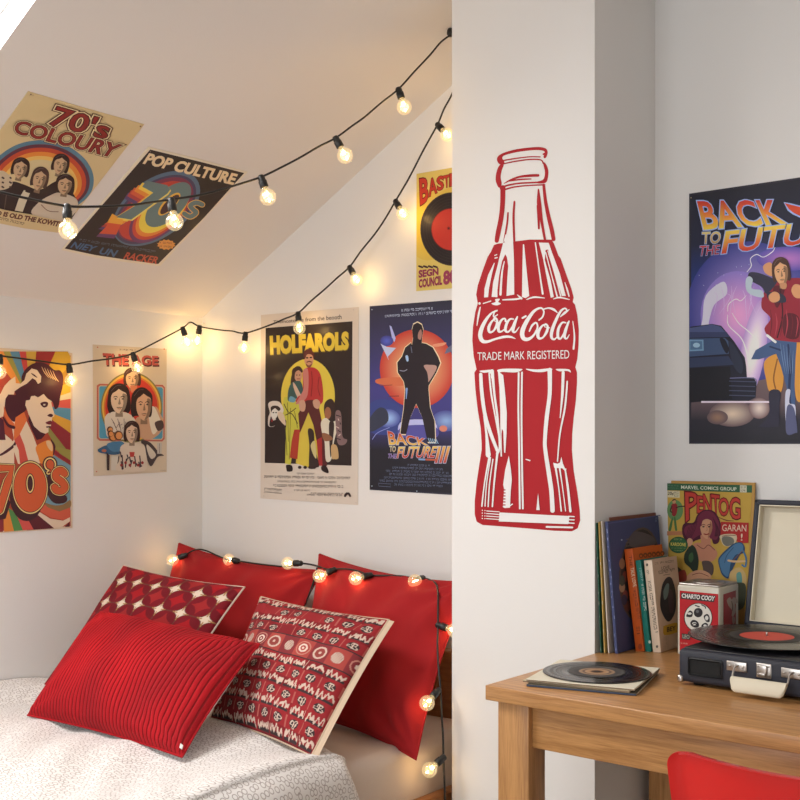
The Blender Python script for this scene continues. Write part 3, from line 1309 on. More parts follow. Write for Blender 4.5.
# tonearm reaching in from the right
m = MB()
m.lathe([(.022, .851), (.022, .872), (.016, .884), (0, .886)], M_BLACK, n=20, M=Matrix.Translation((-.93, 3.32, 0)))
m.tube([(-.93, 3.32, .892), (-.95, 3.2, .891), (-1.0, 3.10, .889), (-1.055, 3.075, .886)], .0045, M_CHROME, n=10)
m.tube([(-.93, 3.32, .88), (-.93, 3.32, .896)], .007, M_BLACK, n=10)
ta = m.build('tonearm', rp)
m = MB().rbox(-.022, .022, -.011, .011, .0, .012, .003, M_BLACK, M=Matrix.Translation((-1.075, 3.068, .878)) @ Matrix.Rotation(.35, 4, 'Z'))
m.rbox(-.016, .012, -.009, .009, -.006, .0, .002, plain('stylus_red', (.5, .01, .015), .35), M=Matrix.Translation((-1.075, 3.068, .878)) @ Matrix.Rotation(.35, 4, 'Z'))
q = m.build('stylus_head', ta, rp.location.copy())
q.location = (0, 0, 0)
q['label'] = 'black cartridge with red stylus'

# ================================================================= LP sleeves + books leaning on the pillar
XW = PX1  # pillar side face


def leaner(name, xb, thick, y0, y1, h, xt, mat, col, page, kind, spine_back=False):
    """upright slab between the faces x = lerp(xb,xt) and +thick; returns (empty/obj, transform helpers)"""
    a = math.atan2(xb - xt, h)
    M = Matrix.Translation((xb, y0, DZ + .0005 + thick * math.sin(a) * 0)) @ Matrix.Rotation(-a, 4, 'Y')
    return M, a


def lp(xb, xt, thick, y0, dep, h, col, label, art=None, edge=None):
    a = math.atan2(xb - xt, h)
    M = Matrix.Translation((xb, y0, DZ + .001)) @ Matrix.Rotation(-a, 4, 'Y')
    mb = MB()
    t = dl(col, (228, 222, 214))
    mb.rbox(-thick, 0, 0, dep, 0, h, .0008, M_PRINT, t, M=M, seg=1)
    # worn printed spine edge: little breaks in the colour
    rr = random.Random(int(xb * 1e4))
    e = dl(edge or (225, 215, 195), (228, 222, 214))
    z = .01
    while z < h - .03:
        l = rr.uniform(.003, .014)
        a0 = rr.uniform(.1, .7)
        mb.box(-thick * (a0 + rr.uniform(.1, .25)), -thick * a0, -.0004, .0, z, z + l, M_MATTE, e, M=M)
        z += l + rr.uniform(.01, .05)
    if art:
        art(mb, M, h, dep)
    return mb.build('record_sleeve', None, (xb - thick / 2, y0 + dep / 2, DZ), label=label, category='record sleeve', group='record sleeves leaning on the pillar')


def art_plane(mb, M, tint, mat, local_n=(1, 0, 0), local_p=(0, 0, 0), base=.0004, k=.78):
    n = (M.to_3x3() @ Vector(local_n))
    return Art(mb, n, M @ Vector(local_p), tint, mat, base, k)


def blue_art(mb, M, h, dep):
    A = art_plane(mb, M, (228, 222, 214), M_PRINT)
    A.F(590, 500, 4.71)
    A.poly([(82, 108), (330, 70), (332, 74), (86, 113)], (84, 90, 130))
    A.ring(235, 350, 98, 222, (88, 74, 62), rot=4)
    A.ring(235, 350, 90, 212, (52, 46, 46), rot=4)
    for k in range(9):
        A.stroke([(170, 185 + k * 16), (292, 175 + k * 16)], 4, (104, 92, 84), sm=False)
    A.poly([(205, 150), (290, 170), (300, 215), (190, 220)], (92, 84, 84), True)
    for x, y, c in ((150, 300, (150, 110, 80)), (165, 360, (120, 60, 50)), (150, 410, (175, 140, 110)), (165, 450, (130, 70, 60)), (150, 380, (70, 80, 70)), (175, 500, (100, 60, 50)), (160, 470, (60, 60, 80))):
        A.ring(x, y, 14, 26, c, n=10)
    A.scribble([(303, 82), (322, 80), (322, 102), (303, 104)], (120, 130, 165), 6)
    A.ring(148, 188, 4, 4, (170, 175, 190), n=8)


ls = [(-1.7790, -1.7960, .0035, 3.200, .37, .412, (38, 84, 66), 'dark green record sleeve, first from the pillar side of the row on the desk'),
      (-1.7695, -1.7905, .0035, 3.206, .37, .416, (196, 160, 86), 'thin mustard record sleeve between the green and the cream ones'),
      (-1.7585, -1.7845, .0045, 3.214, .36, .418, (206, 192, 176), 'cream record sleeve between the mustard and the blue ones'),
      (-1.7505, -1.7830, .0035, 3.262, .325, .428, (126, 72, 52), 'brown record sleeve just showing above the blue one')]
for a in ls:
    lp(*a)
BLU = lp(-1.7345, -1.7705, .010, 3.225, .355, .418, (68, 74, 108), 'large blue record sleeve with an oval picture, leaning beside the books', art=blue_art, edge=(150, 155, 185))


def book(xb, xt, th, y0, dep, h, col, spine, label, art):
    a = math.atan2(xb - xt, h)
    M = Matrix.Translation((xb, y0, DZ + .001)) @ Matrix.Rotation(-a, 4, 'Y')
    root = empty('book', (xb - th / 2, y0 + dep / 2, DZ), label, 'book', 'books in the row on the desk')
    t = dl(col, (228, 222, 214))
    mb = MB()
    c = .0016
    mb.rbox(-c, 0, 0, dep, 0, h, .0006, M_PRINT, t, M=M, seg=1)
    mb.rbox(-th, -th + c, 0, dep, 0, h, .0006, M_PRINT, t, M=M, seg=1)
    mb.rbox(-th, 0, -.001, .0012, 0, h, .0010, M_PRINT, dl(spine, (228, 222, 214)), M=M, seg=2)
    art(mb, M, h, dep, th)
    mb.build('cover', root)
    MB().box(-th + c, -c, .0013, dep - .004, .003, h - .003, plain('paper_pages', (.72, .64, .50), .9, bump=.6, bscale=900), M=M).build('pages', root)
    return root


TB = (228, 222, 214)


def orange_art(mb, M, h, dep, th):
    A = art_plane(mb, M, TB, M_PRINT).F(590, 500, 4.71)
    for k in range(6):
        A.ring(240 + k * 20, 262 - k * 2.2, 10, 12, (120, 62, 28), n=10)
        A.ring(240 + k * 20, 264 - k * 2.2, 5, 6, (206, 100, 40), n=8)
    A = art_plane(mb, M, TB, M_PRINT, (0, -1, 0), (0, -.0012, 0)).F(590, 500, 4.71)
    A.text('THE', [(196, 262), (200, 312), (188, 313), (183, 263)], (96, 45, 25))
    A.text('TALK LOVE', [(205, 318), (219, 405), (204, 410), (190, 320)], (226, 200, 160), .012)
    A.scribble([(214, 425), (240, 560), (226, 564), (200, 428)], (120, 56, 26), 30, 5)
    A.scribble([(233, 595), (236, 640), (222, 642), (219, 597)], (120, 56, 26), 3, 6)
    A.ring(237, 690, 10, 14, (150, 60, 25), n=10)


def teal_art(mb, M, h, dep, th):
    A = art_plane(mb, M, TB, M_PRINT, (0, -1, 0), (0, -.0012, 0)).F(590, 500, 4.71)
    A.scribble([(243, 320), (252, 380), (242, 382), (232, 322)], (150, 190, 175), 14, 2)
    A.scribble([(252, 395), (268, 520), (256, 522), (241, 397)], (200, 205, 190), 22, 3)
    A.ring(281, 668, 6, 8, (190, 200, 180), n=8)


def cream_art(mb, M, h, dep, th):
    A = art_plane(mb, M, TB, M_PRINT).F(590, 500, 4.71)
    A.scribble([(305, 294), (395, 282), (396, 292), (307, 304)], (92, 76, 66), 22, 7)
    A.text('LOVE', [(335, 314), (373, 308), (375, 323), (337, 329)], (84, 68, 60), .0)
    A.scribble([(322, 334), (398, 320), (400, 334), (325, 350)], (84, 68, 60), 13, 9)
    A.stroke([(345, 354), (376, 349)], 2, (84, 68, 60), sm=False)
    A.poly([(330, 470), (340, 400), (362, 365), (385, 370), (402, 430), (404, 510), (385, 560), (365, 572), (345, 545), (332, 510)], (50, 46, 52), True)
    A.poly([(345, 430), (360, 395), (372, 400), (366, 450), (350, 470)], (112, 128, 122), True)
    A.poly([(372, 420), (390, 440), (392, 520), (376, 530), (368, 480)], (74, 56, 66), True)
    A.poly([(345, 600), (352, 592), (408, 578), (410, 612), (404, 625), (350, 636)], (198, 150, 52), True)
    A.text('BEY', [(362, 600), (402, 592), (402, 612), (362, 621)], (60, 45, 30), .03)
    A.scribble([(345, 645), (372, 640), (374, 700), (347, 704)], (190, 160, 130), 5, 4)
    A = art_plane(mb, M, TB, M_PRINT, (0, -1, 0), (0, -.0012, 0)).F(590, 500, 4.71)
    A.ring(269, 305, 5, 7, (80, 70, 60), n=8)
    A.scribble([(276, 325), (280, 355), (270, 357), (266, 326)], (90, 78, 70), 6, 1)
    A.scribble([(286, 380), (320, 625), (304, 630), (273, 384)], (74, 64, 58), 34, 8)
    A.ring(316, 690, 6, 7, (110, 96, 84), n=8)


book(-1.688, -1.730, .030, 3.315, .21, .328, (206, 96, 34), (196, 84, 28), 'thick orange paperback between the blue sleeve and the teal book', orange_art)
book(-1.6685, -1.7045, .0185, 3.322, .19, .292, (28, 112, 100), (30, 116, 102), 'slim teal book squeezed between the orange and the cream books', teal_art)
book(-1.6370, -1.6690, .0285, 3.330, .178, .293, (206, 172, 142), (220, 194, 166), 'cream book with a dark oval picture on its cover, beside the red tin', cream_art)

# ================================================================= tin
TX0, TX1, TY0, TY1, TZ = -1.582, -1.443, 3.33, 3.48, .978
tin = empty('tin', ((TX0 + TX1) / 2, (TY0 + TY1) / 2, DZ), 'square red and cream tin box with a black and white roundel, behind the record player', 'tin')
TT = (218, 208, 198)
m = MB().rbox(TX0, TX1, TY0, TY1, DZ + .001, TZ - .006, .006, printed('printed_tin', .35, coat=.3), dl((190, 176, 154), TT))
MT = MATS['printed_tin']
A = Art(m, (0, -1, 0), (0, TY0, 0), TT, MT, .0006).F(660, 545, 7.62)
A.poly([(150, 346), (444, 374), (444, 800), (150, 800)], (176, 28, 34))
A.poly([(163, 362), (428, 388), (410, 436), (160, 410)], (60, 50, 48))
A.text('CHARTO COOY', [(168, 370), (418, 393), (412, 425), (168, 400)], (226, 214, 200), .03)
A.ring(292, 552, 110, 112, (60, 24, 24))
A.ring(292, 552, 103, 106, (214, 202, 184))
A.ring(292, 515, 34, 36, (40, 36, 38))
A.ring(286, 506, 12, 12, (96, 92, 92))
A.poly([(200, 540), (225, 500), (250, 512), (245, 545), (220, 550)], (46, 42, 42), True)
A.ring(226, 522, 16, 9, (205, 195, 180))
A.poly([(232, 590), (255, 570), (290, 585), (298, 620), (270, 630), (240, 615)], (40, 36, 38), True)
A.ring(262, 600, 17, 12, (214, 204, 190))
A.stroke([(250, 605), (264, 596), (280, 606)], 7, (40, 36, 38))
A.poly([(335, 540), (360, 525), (378, 545), (378, 585), (355, 585), (340, 565)], (46, 42, 44), True)
A.ring(357, 556, 13, 17, (208, 198, 184))
A.poly([(318, 610), (345, 592), (368, 606), (350, 630), (322, 632)], (50, 46, 46), True)
A.ring(344, 614, 12, 9, (208, 198, 184))
A.stroke([(270, 460), (300, 470)], 9, (46, 42, 42), sm=False)
A.stroke([(318, 455), (345, 470), (348, 482)], 8, (46, 42, 42))
A.poly([(166, 672), (232, 680), (232, 722), (168, 716)], (48, 40, 38))
A.text('LEO', [(174, 682), (226, 687), (226, 714), (174, 709)], (170, 160, 140), .02)
A.scribble([(160, 742), (215, 748), (215, 758), (160, 752)], (220, 170, 150), 9, 3)
A = Art(m, (1, 0, 0), (TX1, 0, 0), TT, MT, .0006).F(660, 545, 7.62)
A.poly([(482, 376), (577, 345), (577, 640), (482, 660)], (150, 26, 30))
A.poly([(508, 420), (530, 398), (545, 415), (560, 398), (585, 412), (590, 440), (570, 452), (575, 500), (560, 540), (545, 540), (548, 500), (525, 470), (515, 450)], (170, 140, 118), True)
A.stroke([(545, 430), (552, 470), (548, 500)], 6, (70, 26, 26))
A.poly([(548, 552), (562, 545), (572, 570), (560, 605), (550, 590)], (160, 120, 100), True)
m.build('tin_body', tin)
m = MB().rbox(TX0 + .003, TX1 - .003, TY0 + .003, TY1 - .003, TZ - .0062, TZ, .003, M_CHROME)
M = Matrix.Translation(((TX0 + TX1) / 2, (TY0 + TY1) / 2, 0))
m.lathe([(.055, TZ), (.053, TZ + .0035), (.045, TZ + .002), (.04, TZ + .0035), (.01, TZ + .0035), (.008, TZ + .006), (0, TZ + .0065)], M_CHROME, n=40, M=M)
m.build('lid', tin)['label'] = 'shiny metal lid'

# ================================================================= comic cover board
bt, bb = Vector((0, 3.600, 1.288)), Vector((0, 3.548, .751))
up = (bt - bb).normalized()
nn = Vector((0, -up.z, up.y))
BX0, BX1 = -1.733, -1.438
Hh = (bt - bb).length
m = MB()
MM = Matrix(((1, 0, 0, 0), (0, -nn.y, up.y, bb.y), (0, -nn.z, up.z, bb.z), (0, 0, 0, 1)))
CT = (214, 205, 196)
m.rbox(BX0, BX1, 0, .007, 0, Hh, .0015, M_MATTE, dl((172, 128, 66), CT), M=MM, seg=2)
A = Art(m, nn, bb, CT, M_MATTE, .0006).F(660, 475, 8)
A.poly([(58, 66), (738, 86), (690, 1070), (75, 1060)], (188, 148, 62))
A.poly([(58, 66), (738, 82), (736, 142), (58, 122)], (54, 92, 62))
A.text('MARVEL COMICS GROUP', [(170, 84), (612, 100), (612, 126), (170, 110)], (212, 208, 180), .015)
A.poly([(640, 82), (694, 84), (694, 140), (640, 138)], (200, 190, 160))
A.scribble([(648, 90), (688, 92), (688, 110), (648, 108)], (60, 50, 50), 5, 3)
A.scribble([(648, 116), (688, 118), (688, 134), (648, 132)], (60, 50, 50), 4, 4)
A.scribble([(66, 80), (150, 84), (150, 92), (66, 88)], (110, 140, 110), 12, 5)
A.scribble([(66, 100), (150, 104), (150, 110), (66, 106)], (110, 140, 110), 12, 6)
A.poly([(58, 126), (158, 128), (158, 182), (58, 178)], (206, 190, 150))
A.text('20', [(64, 134), (96, 135), (96, 160), (62, 158)], (50, 36, 32), .02)
A.text('¢', [(98, 136), (112, 137), (112, 160), (98, 158)], (50, 36, 32), .01)
A.scribble([(116, 132), (152, 133), (152, 150), (116, 149)], (70, 60, 56), 4, 8)
A.scribble([(116, 156), (152, 157), (152, 174), (116, 173)], (70, 60, 56), 4, 9)
# small costumed youth on a green disc
A.ring(122, 282, 64, 84, (96, 128, 74))
A.poly([(95, 350), (106, 345), (90, 440), (70, 444), (78, 400)], (70, 104, 56), True)
A.poly([(112, 345), (126, 345), (138, 430), (140, 442), (122, 440)], (70, 104, 56), True)
A.poly([(92, 240), (120, 225), (140, 245), (136, 300), (120, 330), (98, 320), (94, 280)], (136, 40, 40), True)
A.stroke([(132, 262), (160, 252), (205, 250)], 9, (58, 40, 34))
A.stroke([(96, 250), (84, 285), (98, 300)], 9, (58, 40, 34))
A.ring(114, 212, 14, 18, (186, 134, 90))
A.poly([(98, 210), (104, 196), (122, 192), (132, 204), (116, 202)], (50, 32, 28), True)
A.poly([(58, 450), (180, 450), (180, 480), (58, 484)], (176, 112, 74))
# title, letter by letter
RO, RI = (96, 26, 26), (186, 58, 46)


def letter(ch, q, c=RI, o=RO):
    A.text(ch, q, o, .055)
    A.text(ch, q, c, .012)


letter('P', [(205, 142), (300, 146), (300, 300), (210, 370)])
letter('E', [(300, 170), (350, 176), (348, 300), (300, 300)])
letter('N', [(348, 158), (414, 162), (412, 300), (352, 296)])
letter('T', [(412, 158), (476, 166), (468, 310), (430, 312)])
letter('O', [(470, 190), (550, 190), (548, 322), (476, 322)])
letter('G', [(560, 182), (640, 192), (642, 350), (560, 345)])
A.stroke([(470, 338), (530, 362), (590, 368)], [4, 9, 4], (110, 60, 40))
# red-haired woman
HR, HD = (108, 38, 56), (72, 24, 40)
A.poly([(300, 320), (350, 282), (420, 284), (465, 330), (490, 400), (486, 470), (470, 540), (430, 550), (400, 500), (300, 520), (240, 545), (190, 500), (178, 430), (200, 385), (270, 380)], HD, True)
A.poly([(308, 330), (350, 292), (410, 292), (455, 340), (478, 410), (470, 480), (440, 520), (330, 480), (250, 520), (205, 480), (196, 430), (230, 400), (286, 390)], HR, True)
for k in range(6):
    A.stroke([(300 - k * 14, 370 + k * 10), (280 - k * 12, 440 + k * 5), (250 - k * 8, 500)], 4, HD)
    A.stroke([(425 + k * 8, 340 + k * 14), (448 + k * 5, 420 + k * 6), (440 + k * 4, 490)], 4, HD)
SK, SK2 = (198, 142, 106), (160, 104, 76)
A.poly([(330, 480), (400, 500), (410, 560), (450, 600), (460, 640), (420, 690), (330, 690), (290, 640), (270, 560), (300, 540), (330, 540)], (186, 122, 92), True)
A.poly([(322, 400), (335, 350), (370, 338), (410, 360), (420, 410), (412, 460), (385, 508), (362, 505), (335, 470)], SK, True)
A.poly([(405, 370), (421, 412), (412, 462), (386, 506), (392, 450)], SK2, True)
A.poly([(318, 420), (325, 360), (360, 330), (400, 336), (424, 370), (380, 352), (345, 366), (334, 400)], HR, True)
for x in (350, 395):
    A.stroke([(x - 16, 404), (x, 395), (x + 14, 402)], 5, HD)
    A.ring(x, 414, 10, 6, (50, 34, 34), n=10)
A.stroke([(376, 415), (380, 442), (370, 446)], 4, SK2)
A.stroke([(355, 472), (375, 476), (392, 470)], 9, (132, 30, 30))
A.stroke([(300, 560), (350, 590), (390, 560), (440, 600)], 5, (96, 50, 42))
A.poly([(210, 610), (250, 560), (290, 590), (312, 690), (290, 790), (240, 740), (200, 700), (195, 650)], (38, 48, 34), True)
A.poly([(235, 640), (262, 620), (270, 670), (250, 700), (232, 680)], (60, 84, 50), True)
A.poly([(220, 520), (240, 505), (262, 520), (262, 550), (240, 572), (224, 560)], SK, True)
A.poly([(340, 690), (400, 690), (430, 730), (420, 800), (360, 800), (345, 740)], (84, 66, 58), True)
A.poly([(250, 780), (330, 760), (400, 790), (400, 830), (260, 850), (210, 830)], SK, True)
A.stroke([(260, 800), (320, 785), (390, 810)], 5, (110, 50, 40))
A.poly([(75, 700), (130, 720), (200, 780), (200, 1060), (75, 1060)], (70, 60, 44))
A.poly([(140, 790), (200, 760), (215, 840), (150, 860)], (150, 60, 46), True)
# sign, jeans
A.poly([(490, 374), (712, 382), (710, 544), (640, 545), (600, 520), (486, 480)], (168, 40, 36))
A.text('GARAN', [(500, 396), (694, 400), (692, 452), (500, 448)], (216, 190, 160), .0)
A.text('!', [(650, 470), (664, 470), (662, 524), (648, 524)], (216, 190, 160), .0)
A.poly([(480, 490), (520, 474), (600, 474), (618, 500), (605, 540), (560, 572), (510, 560), (490, 520)], (200, 176, 140), True)
A.poly([(500, 500), (545, 490), (590, 510), (590, 550), (540, 570), (505, 545)], (112, 106, 92), True)
A.stroke([(500, 490), (550, 482), (605, 484)], 5, (120, 60, 46))
JB, JD = (72, 108, 136), (44, 66, 92)
A.poly([(600, 545), (655, 540), (680, 580), (672, 620), (640, 640), (610, 700), (580, 760), (560, 800), (545, 830), (500, 800), (478, 740), (468, 680), (490, 640), (540, 590)], JD, True)
A.poly([(604, 552), (652, 548), (670, 585), (640, 628), (606, 640), (570, 700), (560, 760), (545, 815), (505, 785), (484, 730), (478, 682), (500, 645), (548, 600)], JB, True)
A.stroke([(590, 580), (540, 640), (520, 700)], 5, JD)
A.stroke([(662, 600), (690, 660), (686, 730), (660, 720)], 14, JB)
A.stroke([(550, 684), (600, 692), (680, 690)], 16, (206, 164, 116))
A.stroke([(590, 680), (640, 630), (665, 605)], 5, (120, 70, 50))
A.poly([(570, 770), (640, 740), (690, 800), (690, 900), (640, 960), (600, 880), (560, 830)], (190, 154, 96), True)
A.poly([(615, 790), (650, 780), (660, 850), (640, 900), (620, 860)], (96, 140, 128), True)
A.poly([(600, 890), (640, 860), (690, 890), (670, 1060), (590, 1060)], (72, 74, 56), True)
A.ring(150, 560, 76, 66, (40, 66, 44))
A.ring(150, 560, 70, 60, (52, 92, 54))
A.scribble([(116, 508), (180, 510), (180, 522), (116, 520)], (150, 160, 90), 10, 12)
A.text('KAROONE', [(90, 540), (210, 545), (210, 570), (90, 565)], (206, 180, 80), .03)
A.scribble([(90, 582), (208, 584), (204, 590), (94, 588)], (150, 160, 90), 16, 13)
A.scribble([(110, 600), (190, 602), (186, 609), (114, 607)], (150, 160, 90), 10, 14)
o = m.build('comic_board', None, ((BX0 + BX1) / 2, 3.55, DZ), label='tall yellow comic cover board with a red-haired woman, leaning on the wall behind the tin', category='comic')

# ================================================================= bottle decal
DT = (219, 215, 208)
m = MB()
RD = (160, 27, 34)
WH = (220, 215, 208)
A = Art(m, (0, -1, 0), (0, PY, 0), DT, M_MATTE, .0005, .79)


def fa(p): return (470 + p[0] / 6.6667, 140 + p[1] / 6.6667)
def fb(p): return (470 + p[0] / 6.6667, 230 + p[1] / 6.6667)
def fc(p): return (470 + p[0] / 6.6667, 300 + p[1] / 6.6667)
def fd(p): return (470 + p[0] / 6.6667, 350 + p[1] / 6.6667)
def fe(p): return (470 + p[0] / 6.6667, 420 + p[1] / 6.6667)


def mp(f, pts): return [f(p) for p in pts]


W6 = 1 / 6.6667
A.F(0, 0, 1)


def st(f, pts, w, c):
    if not isinstance(w, (list, tuple)):
        w = [w] * len(pts)
    A.stroke(mp(f, pts), [q * W6 for q in w], c)


def po(f, pts, c, s=False):
    A.poly(mp(f, pts), c, s)


body = mp(fa, [(186, 691), (160, 700), (140, 745)]) + mp(fb, [(118, 180), (85, 270), (52, 370), (42, 430), (52, 490)]) + \
    mp(fc, [(36, 80), (20, 180), (16, 270), (24, 370), (44, 462)]) + mp(fd, [(30, 150), (36, 260), (52, 400), (72, 520), (78, 620)]) + \
    mp(fe, [(78, 200), (62, 300), (44, 420), (32, 540), (32, 630), (45, 678), (85, 700), (250, 712), (400, 724), (560, 738), (680, 742), (718, 722), (735, 670), (732, 600), (716, 480), (692, 340), (680, 200)]) + \
    mp(fd, [(682, 560), (692, 450), (706, 340), (714, 220), (714, 150), (703, 115), (716, 60)]) + \
    mp(fc, [(724, 300), (726, 200), (716, 100), (700, 30)]) + mp(fb, [(685, 480), (692, 450), (676, 390), (640, 290), (605, 190)]) + mp(fa, [(590, 770), (560, 690), (545, 664), (400, 664), (300, 676), (250, 684)])
A.poly(body, RD)
# mouth and collar
po(fa, [(180, 128), (192, 104), (235, 82), (320, 60), (440, 47), (500, 54), (518, 78), (512, 108), (500, 122), (490, 112), (500, 84), (480, 70), (420, 68), (320, 80), (250, 96), (222, 108), (216, 124), (228, 140), (228, 162), (205, 165), (188, 152)], RD, True)
st(fa, [(228, 136), (300, 124), (400, 112), (468, 113)], [9, 9, 8, 8], RD)
st(fa, [(228, 158), (300, 143), (400, 130), (472, 133), (488, 155)], [8, 9, 9, 9, 9], RD)
st(fa, [(490, 95), (508, 86)], 12, RD)
po(fa, [(196, 170), (225, 165), (212, 205), (205, 250), (212, 290), (205, 318), (188, 312), (172, 270), (176, 220)], RD, True)
po(fa, [(488, 152), (505, 158), (522, 200), (520, 250), (505, 285), (455, 290), (450, 278), (490, 262), (500, 215)], RD, True)
st(fa, [(228, 290), (270, 268), (330, 246), (400, 238), (455, 236)], [4, 12, 14, 18, 18], RD)
st(fa, [(262, 274), (330, 264), (408, 260)], [8, 11, 7], RD)
st(fa, [(205, 325), (240, 306), (320, 290), (420, 284), (490, 280)], [12, 12, 11, 11, 12], RD)
st(fa, [(235, 330), (300, 313), (400, 303), (498, 299)], [12, 10, 9, 10], RD)
st(fa, [(220, 318), (218, 420), (208, 520), (188, 620), (179, 672)], [34, 32, 32, 32, 28], RD)
st(fa, [(492, 300), (503, 400), (522, 500), (546, 600), (558, 662)], [18, 22, 26, 28, 26], RD)
st(fa, [(457, 330), (462, 430), (478, 540), (500, 664)], [10, 30, 20, 16], RD)
st(fa, [(456, 440), (460, 590)], [22, 13], RD)
st(fa, [(297, 412), (291, 520), (297, 690)], [13, 15, 13], RD)
st(fa, [(254, 486), (248, 560), (226, 684)], [10, 12, 10], RD)
# clear streaks of the shoulder
po(fb, [(238, 30), (286, 20), (294, 200), (296, 430), (244, 440), (250, 320), (256, 240), (247, 180), (236, 162), (214, 210), (196, 300), (184, 400), (184, 448), (145, 446), (155, 350), (184, 240), (208, 140), (226, 70)], WH)
po(fb, [(240, 190), (222, 260), (214, 340), (210, 430), (222, 440), (236, 350), (244, 330), (242, 440), (190, 446), (196, 380), (205, 300), (222, 210)], RD)
st(fb, [(230, 210), (214, 290), (204, 430)], [6, 12, 16], WH)
po(fb, [(162, 218), (166, 222), (146, 300), (128, 390), (122, 448), (95, 450), (98, 390), (122, 300)], WH)
po(fb, [(354, 95), (362, 96), (378, 260), (396, 440), (370, 455), (348, 445), (350, 260)], WH)
st(fb, [(437, 85), (460, 250), (486, 425)], [8, 9, 13], WH)
po(fb, [(460, 84), (526, 86), (548, 150), (600, 290), (640, 440), (614, 440), (570, 300), (522, 130), (505, 134), (500, 200), (540, 340), (560, 446), (540, 452), (515, 330), (488, 190)], WH)
st(fb, [(506, 150), (545, 300), (582, 442)], [7, 7, 10], WH)
st(fb, [(520, 140), (566, 290), (606, 440)], [6, 7, 8], WH)
st(fb, [(168, 188), (182, 184)], 8, WH)
st(fb, [(166, 170), (180, 164)], 6, WH)
st(fb, [(634, 350), (650, 400), (662, 442)], [4, 11, 8], WH)
st(fb, [(90, 490), (140, 474)], 7, WH)
st(fb, [(220, 466), (300, 462), (342, 456)], [8, 12, 10], WH)
st(fb, [(316, 432), (344, 456)], [4, 16], WH)
st(fb, [(378, 464), (430, 448), (498, 454)], [5, 12, 5], WH)
st(fb, [(558, 460), (600, 450), (664, 464)], [5, 11, 5], WH)
po(fb, [(145, 490), (172, 480), (170, 462), (200, 460), (190, 480), (208, 490), (185, 502), (160, 500)], WH, True)
A.ring(*fb((65, 490)), 8 * W6, 9 * W6, WH, n=10)
st(fb, [(70, 515), (58, 570), (48, 638)], [8, 13, 5], WH)
st(fc, [(687, 142), (698, 240), (692, 326)], [5, 11, 13], WH)
# script
st(fc, [(186, 98), (160, 112), (164, 82), (186, 70), (150, 84), (112, 128), (82, 184), (70, 236), (84, 272), (118, 278), (172, 260), (230, 246), (272, 246), (304, 258)],
   [7, 9, 10, 8, 11, 20, 26, 28, 26, 18, 14, 17, 14, 4], WH)
st(fc, [(178, 124), (152, 138), (128, 180), (132, 214), (158, 206), (180, 168), (182, 134), (168, 118), (158, 134), (190, 150)], [10, 12, 20, 16, 12, 18, 14, 9, 6, 6], WH)
st(fc, [(240, 142), (234, 124), (212, 134), (192, 172), (194, 208), (216, 208), (244, 180)], [14, 10, 14, 20, 18, 10, 6], WH)
st(fc, [(292, 128), (268, 128), (246, 160), (238, 202), (258, 212), (284, 178), (306, 128)], [9, 12, 18, 18, 12, 10, 8], WH)
st(fc, [(318, 112), (298, 160), (288, 204), (304, 214), (330, 180)], [10, 22, 20, 10, 5], WH)
st(fc, [(352, 120), (374, 108)], 13, WH)
st(fc, [(462, 134), (486, 112), (494, 76), (474, 54), (430, 74), (384, 136), (352, 206), (356, 252), (388, 262), (426, 236), (452, 184), (444, 152), (418, 168), (398, 208)],
   [10, 11, 11, 12, 18, 26, 30, 28, 22, 14, 12, 11, 14, 9], WH)
st(fc, [(492, 62), (526, 54), (560, 64), (584, 84)], [8, 10, 16, 5], WH)
st(fc, [(512, 164), (484, 172), (456, 216), (460, 254), (488, 250), (514, 210), (520, 176), (506, 160), (500, 178), (534, 186)], [11, 12, 22, 18, 12, 18, 14, 9, 6, 6], WH)
st(fc, [(622, 100), (646, 74), (636, 56), (606, 76), (572, 142), (548, 208), (546, 250), (566, 262), (592, 232)], [6, 9, 10, 15, 20, 22, 18, 11, 5], WH)
st(fc, [(604, 112), (636, 84), (664, 64)], [6, 16, 4], WH)
st(fc, [(640, 152), (616, 152), (592, 192), (588, 244), (606, 258), (632, 214), (654, 150)], [9, 12, 18, 18, 12, 10, 8], WH)
st(fc, [(662, 142), (640, 200), (632, 244), (646, 258), (664, 232)], [10, 20, 18, 10, 5], WH)
A.text("TRADE MARK REGISTERED", mp(fc, [(52, 350), (664, 334), (664, 390), (52, 402)]), WH)
# clear streaks of the body
po(fd, [(64, 140), (100, 135), (148, 132), (158, 150), (150, 170), (128, 150), (95, 152)], WH, True)
po(fd, [(184, 134), (230, 125), (342, 126), (342, 138), (300, 150), (222, 146), (196, 150)], WH, True)
po(fd, [(374, 126), (450, 130), (535, 122), (550, 132), (520, 140), (480, 148), (420, 144)], WH, True)
po(fd, [(574, 128), (620, 126), (664, 130), (674, 150), (650, 140), (600, 142)], WH, True)
st(fd, [(74, 162), (80, 270), (100, 420), (134, 540), (184, 670)], [22, 24, 24, 24, 20], WH)
st(fd, [(94, 440), (112, 560), (124, 700)], [8, 16, 34], WH)
st(fd, [(130, 156), (144, 290), (168, 430), (198, 600)], [10, 12, 9, 6], WH)
st(fd, [(150, 140), (162, 290), (184, 440), (200, 640), (184, 690)], [24, 20, 16, 12, 18], WH)
st(fd, [(144, 190), (158, 320), (176, 440)], [3, 6, 3], RD)
po(fd, [(188, 140), (224, 168), (236, 280), (248, 420), (246, 560), (238, 686), (230, 684), (224, 540), (216, 526), (212, 560), (216, 710), (206, 710), (204, 400), (198, 250)], WH)
A.stroke(mp(fd, [(327, 152), (325, 400)]) + mp(fe, [(330, 200), (335, 590)]), [12 * W6] * 4, WH)
A.stroke(mp(fd, [(349, 150), (346, 400)]) + mp(fe, [(348, 200), (355, 590)]), [12 * W6] * 4, WH)
